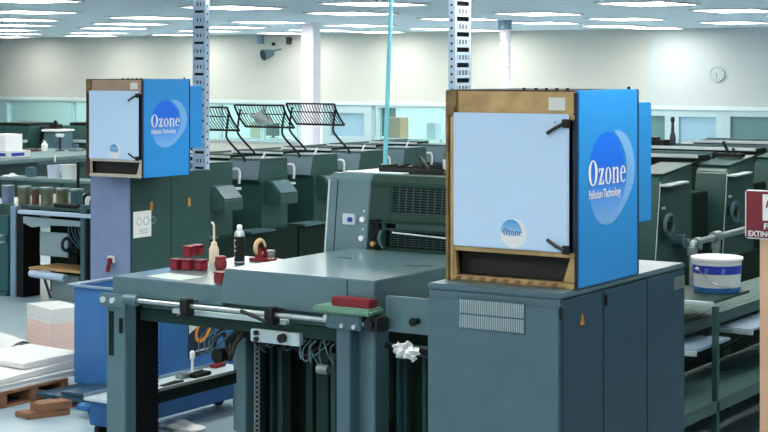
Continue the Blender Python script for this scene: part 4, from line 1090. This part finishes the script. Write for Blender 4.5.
MB().torus((-13.47, FY + .05, .66), 'x', .07, .02, 16, 6).build('hand_wheel', 'navy', r)
MB().box(-14.05, -13.15, FY + .02, FY + .5, .34, .365, .005).build('pile_board', 'board', r)
MB().cyl((-13.97, FY - .02, .30), (-13.42, FY - .02, .28), .045, 18).build('roller', 'channel', r)
MB().box(-13.80, -13.36, FY + .14, FY + .17, 0, .29, .004).build('lower_plate', 'plate_grey', r)
MB().tube([(-13.82, FY + .05, .24), (-13.72, FY + .05, -.0 + .02)], .016, 8).build('stay_rod', 'navy', r)
f = MB(); random.seed(14)
for k in range(5): f.tube([(-13.45 + .05 * k, FY + .06, .9), (-13.4 + .05 * k, FY + .03, .75 + .05 * random.random()), (-13.28 + .03 * k, FY + .07, .62)], .007, 6, smooth=4)
f.build('hose', 'unit_grey', r)
f = MB()
for k in range(10): f.box(-13.45 + .03 * (k % 5), -13.425 + .03 * (k % 5), FY + .05, FY + .15, .45 + .12 * (k // 5), .53 + .1 * (k // 5), .004)
f.build('valve_block', 'soot', r)
MB().cyl((-13.72, FY + .12, 1.10), (-13.35, FY + .12, 1.10), .028, 14).build('grease_gun', 'soot', r)
MB().torus((-13.45, FY + .4, 1.13), 'y', .09, .02, 20, 6).torus((-13.3, FY + .35, 1.12), 'y', .07, .018, 18, 6).build('hose_coil', 'dark_green', r)
q = atz(0, 311, 0)
r = thing('teal_panel', 'dark teal machine guard at the edge of the far press', 'machine guard', (-14.9, 14.1, 0))
MB().box(-15.4, -14.36, 13.95, 14.0, .05, .95, .006).box(-15.4, -14.36, 13.93, 14.02, .0, .05, .004).build('panel', 'teal', r)
MB().box(-15.4, -14.36, 13.91, 13.95, .66, .72, .006).build('rail', 'unit_grey', r)
f = MB()
for z_ in (.72, .64): f.cyl((-14.42, 13.89, z_), (-14.42, 13.96, z_), .015, 10)
f.build('bolt', 'light_metal', r)

# ink cans on its shelf
cans = [(8, 'ink_blue', 'pale blue ink can at the outer end of the far delivery shelf'), (24.5, 'ink_olive', 'olive ink can next to the pale blue one'), (35.5, 'ink_brown', 'brown-smeared narrow ink can between the olive ones'), (47, 'ink_olive', 'olive ink can under the pale tub'), (62.5, 'ink_olive', 'dusty olive ink can beside the blue-grey one'), (76.5, 'unit_grey', 'blue-grey ink can nearest the lavender cabinet')]
c0 = None
for i, (x_, m_, lb) in enumerate(cans):
    q = atY(x_, 207, FY + .3); sc_ = .6 if i == 2 else 1
    t = thing('ink_can', lb, 'can', (q.x, FY + .3, 1.0755), 'ink cans on the far delivery shelf')
    if c0 is None:
        MB().lathe(q.x, FY + .3, [(.073, 1.076), (.076, 1.08), (.074, 1.09), (.074, 1.25), (.077, 1.26)], 22).build('can_body', m_, t)
        MB().lathe(q.x, FY + .3, [(.077, 1.26), (.079, 1.265), (.079, 1.285), (.07, 1.287), (.068, 1.28)], 22).build('lid', 'galvanised', t)
        c0 = t
    else:
        for ch in KIDS(c0):
            c = ch.copy(); COL.objects.link(c); c.parent = t
            if ch.name.startswith('can_body'): c.data = ch.data.copy(); c.data.materials[0] = M[m_]
        if sc_ != 1: t.scale = (.62, .62, .95)
# shelf rack behind with plastic tubs
r = thing('storage_shelf', 'low pale shelf behind the ink cans holding plastic tubs', 'shelf', (-15.3, 16.6, 0))
S0, S1, SY2, SZ2 = atY(-6, 186, 16.4).x, atY(93, 186, 16.4).x, 16.4, 1.18
MB().box(S0, S1, SY2, SY2 + .4, SZ2 - .04, SZ2, .006).build('shelf_board', 'desk_grey', r)
for x_ in (S0 + .05, (S0 + S1) / 2, S1 - .05): MB().box(x_ - .02, x_ + .02, SY2 + .34, SY2 + .38, 0, 1.14, .004).build('leg', 'press_green', r)
for x_ in (S0 + .05, S1 - .05): MB().box(x_ - .02, x_ + .02, SY2 + .05, SY2 + .09, 0, 1.14, .004).build('leg', 'press_green', r)
for x_, wd, m_, lb in ((54, .095, 'tub_plastic', 'bluish-white plastic tub on the pale shelf, with a stirring stick in it'), (69, .12, 'paper_grey', 'wider greyish plastic tub beside the stirring-stick tub')):
    q = atY(x_, 183, SY2 + .2)
    t = thing('plastic_tub', lb, 'tub', (q.x, SY2 + .2, SZ2 + .0005), 'plastic tubs on the pale shelf')
    MB().lathe(q.x, SY2 + .2, [(wd * .85, SZ2 + .001), (wd, SZ2 + .19), (wd * 1.06, SZ2 + .2), (wd * .97, SZ2 + .2), (wd * .8, SZ2 + .02)], 24).build('tub_wall', m_, t)
    if x_ == 54: MB().tube([(q.x + .02, SY2 + .18, SZ2 + .04), (q.x + .04, SY2 + .18, SZ2 + .31)], .012, 6).build('stirring_stick', 'cream_plastic', t)
q = atY(31, 183, SY2 + .25)
crate('small_box', q.x, SY2 + .25, SZ2 + .0005, .12, .12, .13, 'unit_grey', 'small grey box on the pale shelf before the tubs', 'box')
q = atY(6, 183, SY2 + .2)
rag('cleaning_rag', (q.x + .08, SY2 + .2, SZ2 + .001), .22, .2, .05, 'pale rag at the outer end of the pale shelf', 6, 'paper_grey')

# ------------------------------------------------------------------ console desk further back
r = thing('console_desk', 'long grey-green console desk top behind the far press', 'desk', (-20.9, 20.2, 0))
DZ = 1.15
MB().box(-22.9, -20.4, 17.2, 23.2, DZ - .07, DZ, .02).build('desk_top', 'desk_grey', r)
MB().box(-22.7, -20.9, 17.5, 23.0, 0, DZ - .07, .01).build('pedestal', 'press_green', r)
q = atz(6, 157, DZ)
t = thing('carton', 'white carton of papers on the console desk above a blue sheet', 'carton', (q.x, q.y, DZ))
MB().box(q.x - .18, q.x + .2, q.y - .2, q.y + .2, DZ + .12, DZ + .40, .008).build('carton_body', 'white', t)
MB().box(q.x - .2, q.x + .34, q.y - .26, q.y + .26, DZ + .001, DZ + .12, .006).build('base_box', 'paper_grey', t)
MB().box(q.x - .14, q.x + .26, q.y - .264, q.y - .26, DZ + .03, DZ + .085, .001).box(q.x + .34, q.x + .344, q.y - .2, q.y + .1, DZ + .03, DZ + .085, .001).build('blue_label', 'bucket_blue', t)
f = MB().tube([(q.x - .1, q.y - .203, DZ + .25), (q.x - .02, q.y - .203, DZ + .3), (q.x + .08, q.y - .203, DZ + .26)], .008, 6)
f.build('print_mark', 'plate_blue', t)
q = atz(44.5, 151.5, DZ)
t = thing('white_bottle', 'small white bottle standing on the console desk', 'bottle', (q.x, q.y, DZ))
MB().lathe(q.x, q.y, [(.055, DZ + .001), (.06, DZ + .01), (.06, DZ + .13), (.03, DZ + .165), (.026, DZ + .17)], 20).build('bottle_body', 'white', t)
MB().lathe(q.x, q.y, [(.028, DZ + .17), (.028, DZ + .2), (.015, DZ + .203)], 16).build('cap', 'paper_grey', t)
q = atz(60, 151, DZ)
t = thing('desk_microscope', 'dark upright instrument with pale head on the console desk', 'instrument', (q.x, q.y, DZ))
MB().lathe(q.x, q.y, [(.09, DZ + .001), (.09, DZ + .02), (.03, DZ + .03), (.03, DZ + .26)], 18).build('stand', 'navy', t)
MB().box(q.x - .07, q.x + .07, q.y - .06, q.y + .06, DZ + .26, DZ + .32, .015).build('head', 'paper_grey', t)
MB().tube([(q.x, q.y, DZ + .2), (q.x - .1, q.y - .06, DZ + .1)], .025, 8).build('arm', 'unit_grey', t)
q = atz(76, 151, DZ)
t = thing('press_part', 'pale metal fitting lying on the console desk beside the instrument', 'fitting', (q.x, q.y, DZ))
MB().box(q.x - .12, q.x + .14, q.y - .1, q.y + .1, DZ + .001, DZ + .05, .01).build('plate', 'galvanised', t)
MB().cyl((q.x, q.y, DZ + .05), (q.x, q.y, DZ + .13), .05, 14).build('hub', 'unit_grey', t)
q = atz(29, 151, DZ)
f = MB().box(q.x - .2, q.x + .25, q.y - .15, q.y + .15, DZ + .001, DZ + .03, .006); f.box(q.x - .1, q.x + .15, q.y - .1, q.y + .1, DZ + .03, DZ + .045, .004)
tag(f.build('folder', 'shelf_brown', loc=(q.x, q.y, DZ)), 'flat brown folder lying on the console desk', 'folder')

# ------------------------------------------------------------------ third press, far behind the desk
def back_unit(xa, xb, ytop, label, bar):
    a = atY(xa, ytop, 25); b = atY(xb, ytop, 25); zt = (a.z + b.z) / 2
    r = thing('machine_housing', label, 'machine', ((a.x + b.x) / 2, 25.6, 0), 'machines of the farthest press')
    MB().prism([(25, 0), (25, zt - .25), (25.12, zt), (26.0, zt), (26.0, 0)], 'x', a.x, b.x, .015).build('housing', 'press_green', r)
    MB().box(a.x + .02, b.x + .02, 24.93, 25.06, zt - .34, zt - .28, .01).build('ledge', bar, r)
    MB().box(a.x + .1, b.x - .1, 25.2, 26.1, zt, zt + .06, .01).build('top_cover', 'dark_green', r)
    return r
back_unit(-14, 25, 126, 'dark green machine housing at the picture edge behind the console desk', 'light_metal')
back_unit(59, 96, 126, 'dark green machine housing beyond the desk, beside the far blue unit', 'light_metal')
a, b = atY(27, 130, 25.4), atY(44, 130, 25.4)
a.x, b.x = -25.19, -24.45
r = thing('open_shelf', 'dark brown open shelving between the two green machine housings', 'shelf', ((a.x + b.x) / 2, 25.6, 0))
MB().box(a.x, a.x + .03, 25.4, 25.9, 0, 1.45).box(b.x - .03, b.x, 25.4, 25.9, 0, 1.45).box(a.x + .03, b.x - .03, 25.86, 25.9, 0, 1.45).build('frame', 'soot', r)
for k in range(6): MB().box(a.x + .03, b.x - .03, 25.4, 25.86, .2 + .24 * k, .225 + .24 * k).build('shelf', 'shelf_brown', r)
a = atY(49, 140, 24.2)
r = thing('grey_machine', 'pale grey machine head with a white lid behind the white bottle', 'machine', (a.x, 24.4, 0))
MB().prism([(a.x - .16, .75), (a.x + .12, .75), (a.x + .2, 1.05), (a.x + .2, 1.42), (a.x - .16, 1.42), (a.x - .2, 1.1)], 'y', 24.2, 24.7, .03).build('machine_head', 'cabinet_grey', r)
MB().box(a.x - .18, a.x + .22, 24.15, 24.72, 1.42, 1.46, .015).build('lid', 'white', r)
MB().cyl((a.x, 24.45, 0), (a.x, 24.45, .75), .12, 16).build('pedestal', 'press_green', r)
MB().box(a.x - .1, a.x + .1, 24.3, 24.5, 1.47, 1.56, .01).cyl((a.x - .02, 24.4, 1.56), (a.x - .02, 24.4, 1.64), .03).build('knob', 'soot', r)

# ------------------------------------------------------------------ paper pallet, reams
r = thing('pallet', 'brown wooden pallet under the spread white paper', 'pallet', (-10.15, 9.95, 0))
px0, px1, py0, py1 = -10.75, -9.655, 9.28, 10.06
for k in range(6):
    a = px0 + (px1 - px0 - .12) * k / 5; MB().box(a, a + .12, py0, py1, .105, .127, .003).build('deck_board', 'pallet_wood', r)
for k in range(3):
    a = py0 + (py1 - py0 - .09) * k / 2; MB().box(px0, px1, a, a + .09, .02, .105, .004).build('bearer', 'pallet_wood', r)
for k in range(3):
    a = px0 + (px1 - px0 - .1) * k / 2; MB().box(a, a + .1, py0, py1, 0, .02, .003).build('bottom_board', 'pallet_wood', r)
def ream(name, x0, x1, y0, y1, z0, z1, m_, label, group=None, rz=0., sag=0., jag=.003, seed=1, cat='paper stack'):
    """a pile of sheets: thin ledges along its edges, a slightly sagging top"""
    random.seed(seed); f = MB(); n = max(3, int((z1 - z0) / .013))
    cx, cy = (x0 + x1) / 2, (y0 + y1) / 2; R = Matrix.Rotation(rz, 3, 'Z')
    for i in range(n):
        za, zb = z0 + (z1 - z0) * i / n, z0 + (z1 - z0) * (i + 1) / n
        j = [random.uniform(-jag, jag) for _ in range(4)]
        def P(u, v, z):
            x = (x0 + j[0]) * (1 - u) + (x1 + j[1]) * u; y = (y0 + j[2]) * (1 - v) + (y1 + j[3]) * v
            q = R @ Vector((x - cx, y - cy, 0))
            t = (z - z0) / (z1 - z0)
            return Vector((cx + q.x, cy + q.y, z - sag * t * ((1 - v) ** 2) * (1 - .3 * u)))
        G = 5; t = bmesh.new()
        lo = [[t.verts.new(P(a / G, b / G, za)) for b in range(G + 1)] for a in range(G + 1)]
        hi = [[t.verts.new(P(a / G, b / G, zb - .0008)) for b in range(G + 1)] for a in range(G + 1)]
        for a in range(G):
            for b in range(G):
                t.faces.new((lo[a][b], lo[a][b + 1], lo[a + 1][b + 1], lo[a + 1][b])); t.faces.new((hi[a][b], hi[a + 1][b], hi[a + 1][b + 1], hi[a][b + 1]))
        for a in range(G):
            t.faces.new((lo[a][0], lo[a + 1][0], hi[a + 1][0], hi[a][0])); t.faces.new((lo[a][G], hi[a][G], hi[a + 1][G], lo[a + 1][G]))
            t.faces.new((lo[0][a], hi[0][a], hi[0][a + 1], lo[0][a + 1])); t.faces.new((lo[G][a], lo[G][a + 1], hi[G][a + 1], hi[G][a]))
        f._merge(t)
    return tag(f.build(name, m_, loc=(cx, cy, z0)), label, cat, group)
ream('paper_stack', -10.72, -9.68, 9.3, 10.4, .128, .175, 'paper_grey', 'wide grey-edged paper stack lying directly on the brown pallet', rz=0., jag=.012, seed=3)
ream('paper_stack', -10.66, -9.73, 9.32, 10.40, .1755, .235, 'paper', 'white paper stack sagging on top of the grey-edged one', rz=.05, sag=.03, jag=.014, seed=4)
ream('paper_stack', -10.5, -9.80, 9.75, 10.38, .236, .29, 'paper', 'topmost white paper stack on the pallet heap', rz=-.10, sag=.02, jag=.008, seed=6)
# tall pinkish pile, turned a little
th = math.radians(-22); e1 = Vector((math.cos(th), math.sin(th))); e2 = Vector((-math.sin(th), math.cos(th)))
pc = Vector((-10.98, 11.19)) - e1 * .265 + e2 * .17
ream('paper_stack', pc.x - .265, pc.x + .265, pc.y - .17, pc.y + .17, 0, .315, 'pink_paper', 'square pinkish paper stack standing on the floor beside the blue bin', rz=th, jag=.004, seed=7)
ream('paper_stack', pc.x - .26, pc.x + .26, pc.y - .165, pc.y + .165, .3155, .45, 'paper', 'white paper block on top of the pinkish stack', rz=th + .04, jag=.003, seed=8)
# curled sheets at the picture edge
f = MB()
for k in range(4):
    rad = .24 - .035 * k
    f.grid(lambda u, v: Vector((-11.75 + .65 * u - .03 * k, 10.95 + rad * .85 * math.cos(PI * (.02 + .96 * v)) + .012 * k, .012 + rad * math.sin(PI * (.02 + .96 * v)) * (1 - .3 * u * u))), 10, 18, .005)
tag(f.build('curled_sheets', 'paper', loc=(-11.4, 10.95, 0)), 'curled white paper sheets arching up behind the pallet at the picture edge', 'paper')
r = thing('wood_block', 'broken brown wooden pallet piece on the floor by the blue truck', 'wood', (-9.15, 9.35, 0))
MB().prism([(-9.36, 9.16), (-9.18, 9.12), (-9.05, 9.45), (-9.22, 9.52)], 'z', 0, .045, .006).build('lower_board', 'pallet_wood', r)
MB().prism([(-9.28, 9.24), (-9.14, 9.2), (-9.04, 9.46), (-9.18, 9.5)], 'z', .046, .11, .006).build('upper_board', 'pallet_wood', r)

# ------------------------------------------------------------------ blue bin on its truck
BX0, BX1, BY0, BY1, BZ0, BZ1 = -9.635, -8.70, 10.10, 11.15, .085, .885
r = thing('platform_truck', 'low blue-grey platform truck on casters under the blue bin', 'truck', (-9.1, 10.3, 0))
MB().box(-9.60, -8.72, 9.62, 11.1, .055, .083, .008).build('deck', 'door_slate', r)
MB().box(-9.36, -8.74, 9.66, 10.08, .0835, .115, .008).build('front_plate', 'door_slate', r)
MB().prism([(-8.98, 9.5), (-8.76, 9.5), (-8.80, 9.38), (-8.92, 9.38)], 'z', .06, .10, .006).build('tow_tongue', 'truck_blue', r)
for x_, y_ in ((-8.93, 9.56), (-9.33, 9.66), (-8.80, 11.0), (-9.5, 11.0)):
    c = MB().cyl((x_ - .022, y_, .027), (x_ + .022, y_, .027), .026, 18).build('caster', 'rubber', r)
    MB().torus((x_ - .03, y_, .045), 'x', .03, .007, 16, 5).torus((x_ + .03, y_, .045), 'x', .03, .007, 16, 5).build('fork', 'light_metal', c)
r = thing('blue_bin', 'large blue sheet-metal bin seen through the near press delivery', 'bin', ((BX0 + BX1) / 2, (BY0 + BY1) / 2, BZ0))
f = MB()
f.box(BX0, BX1, BY0, BY0 + .02, BZ0, BZ1, .006).box(BX0, BX1, BY1 - .02, BY1, BZ0, BZ1, .006).box(BX0, BX0 + .02, BY0 + .02, BY1 - .02, BZ0, BZ1, .004).box(BX1 - .02, BX1, BY0 + .02, BY1 - .02, BZ0, BZ1, .004).box(BX0 + .02, BX1 - .02, BY0 + .02, BY1 - .02, BZ0, BZ0 + .02, .002)
wl = f.build('bin_wall', 'bin_blue', r)
f = MB().box(BX0 - .06, BX1 + .03, BY0 - .03, BY0 + .004, BZ1, BZ1 + .02, .004).box(BX0 - .06, BX0 + .02, BY0 + .004, BY1, BZ1, BZ1 + .02, .004).box(BX1 - .02, BX1 + .03, BY0 + .004, BY1, BZ1, BZ1 + .02, .004).box(BX0 + .02, BX1 - .02, BY1 - .02, BY1 + .02, BZ1, BZ1 + .02, .004)
f.build('rim', 'plate_blue', r)
qa, qb = atX(188, 322, BX1), atX(214, 352, BX1)
st = MB().box(BX1, BX1 + .003, qa.y, qb.y, qb.z, qa.z, .001).build('sticker', 'navy', r)
MB().prism([(qa.y + .01, qa.z - .10), (qa.y + .01, qa.z - .01), (qa.y + .22, qa.z - .01)], 'x', BX1 + .003, BX1 + .004, 0).build('sticker_corner', 'sticker', st)
f = MB(); cyy, czz = (qa.y + qb.y) / 2 + .02, qa.z - .09
n = 32
for k in range(n):
    def E(t, a, b): 
        x_, z_ = a * math.cos(t), b * math.sin(t); c_, s_ = math.cos(.7), math.sin(.7)
        return f.bm.verts.new((BX1 + .005, cyy + x_ * c_ - z_ * s_, czz + x_ * s_ + z_ * c_))
    t0, t1 = 2 * PI * k / n, 2 * PI * (k + 1) / n
    f.bm.faces.new((E(t0, .12, .085), E(t1, .12, .085), E(t1, .085, .05), E(t0, .085, .05)))
f.build('ring_emblem', 'orange', st)
f = MB()
for k in range(7): f.box(BX1 + .003, BX1 + .0045, cyy - .09 + .024 * k, cyy - .075 + .024 * k, qb.z + .035, qb.z + .05, 0)
f.build('print_mark', 'paper', st)

# low tool cart beside the bin
r = thing('tool_cart', 'low blue cart with a grey tray top between bin and press', 'cart', (-8.2, 9.6, 0))
C0, C1, E0, E1 = -8.36, -8.05, 8.86, 10.5
MB().box(C0 + .01, C1 - .01, E0 + .05, E1 - .02, .10, .285, .008).build('body', 'truck_blue', r)
MB().box(C0, C1, E0, E1, .285, .31, .006).build('tray_top', 'light_metal', r)
MB().box(C0, C0 + .012, E0, E1, .31, .335, .003).box(C1 - .012, C1, E0, E1, .31, .32, .003).build('tray_lip', 'plate_blue', r)
for y_ in (9.0, 10.36):
    for x_ in (C0 + .05, C1 - .05):
        c = MB().cyl((x_ - .02, y_, .055), (x_ + .02, y_, .055), .055, 18).build('wheel', 'rubber', r)
        MB().box(x_ - .03, x_ - .022, y_ - .02, y_ + .02, .05, .10, .002).build('fork', 'galvanised', c)
tl = [('pliers', (199, 376), 'soot', 'dark tool lying on the low cart under the orange emblem', .10, .045, .03), ('tool_bar', (172, 384), 'black', 'thin dark tool at the near end of the low cart', .12, .02, .012), ('screwdriver', (218, 367), 'red', 'small red-handled tool at the far end of the low cart', .07, .03, .03), ('steel_tool', (183, 378), 'galvanised', 'small pale metal fitting on the low cart', .05, .04, .035)]
for nm, (x_, y_), m_, lb, l_, w_, h_ in tl:
    q = atz(x_, y_, .3105); q.x = min(max(q.x, C0 + .06), C1 - .06)
    f = MB().box(q.x - w_, q.x + w_, q.y - l_, q.y + l_, .3105, .3105 + h_, .006); f.cyl((q.x, q.y - l_ * .6, .3105 + h_), (q.x, q.y + l_ * .4, .3105 + h_ + .004), w_ * .3, 8)
    tag(f.build(nm, m_, loc=(q.x, q.y, .3105)), lb, 'tool')
q = atz(195, 376, .3105)
qx = C0 + .08
f = MB().lathe(qx, 10.0, [(.02, .3105), (.02, .315), (.012, .325), (.010, .42), (.02, .43), (.022, .48), (.01, .49)], 14)
tag(f.build('white_brush', 'white', loc=(qx, 10.0, .3105)), 'white upright brush standing on the low cart', 'brush')
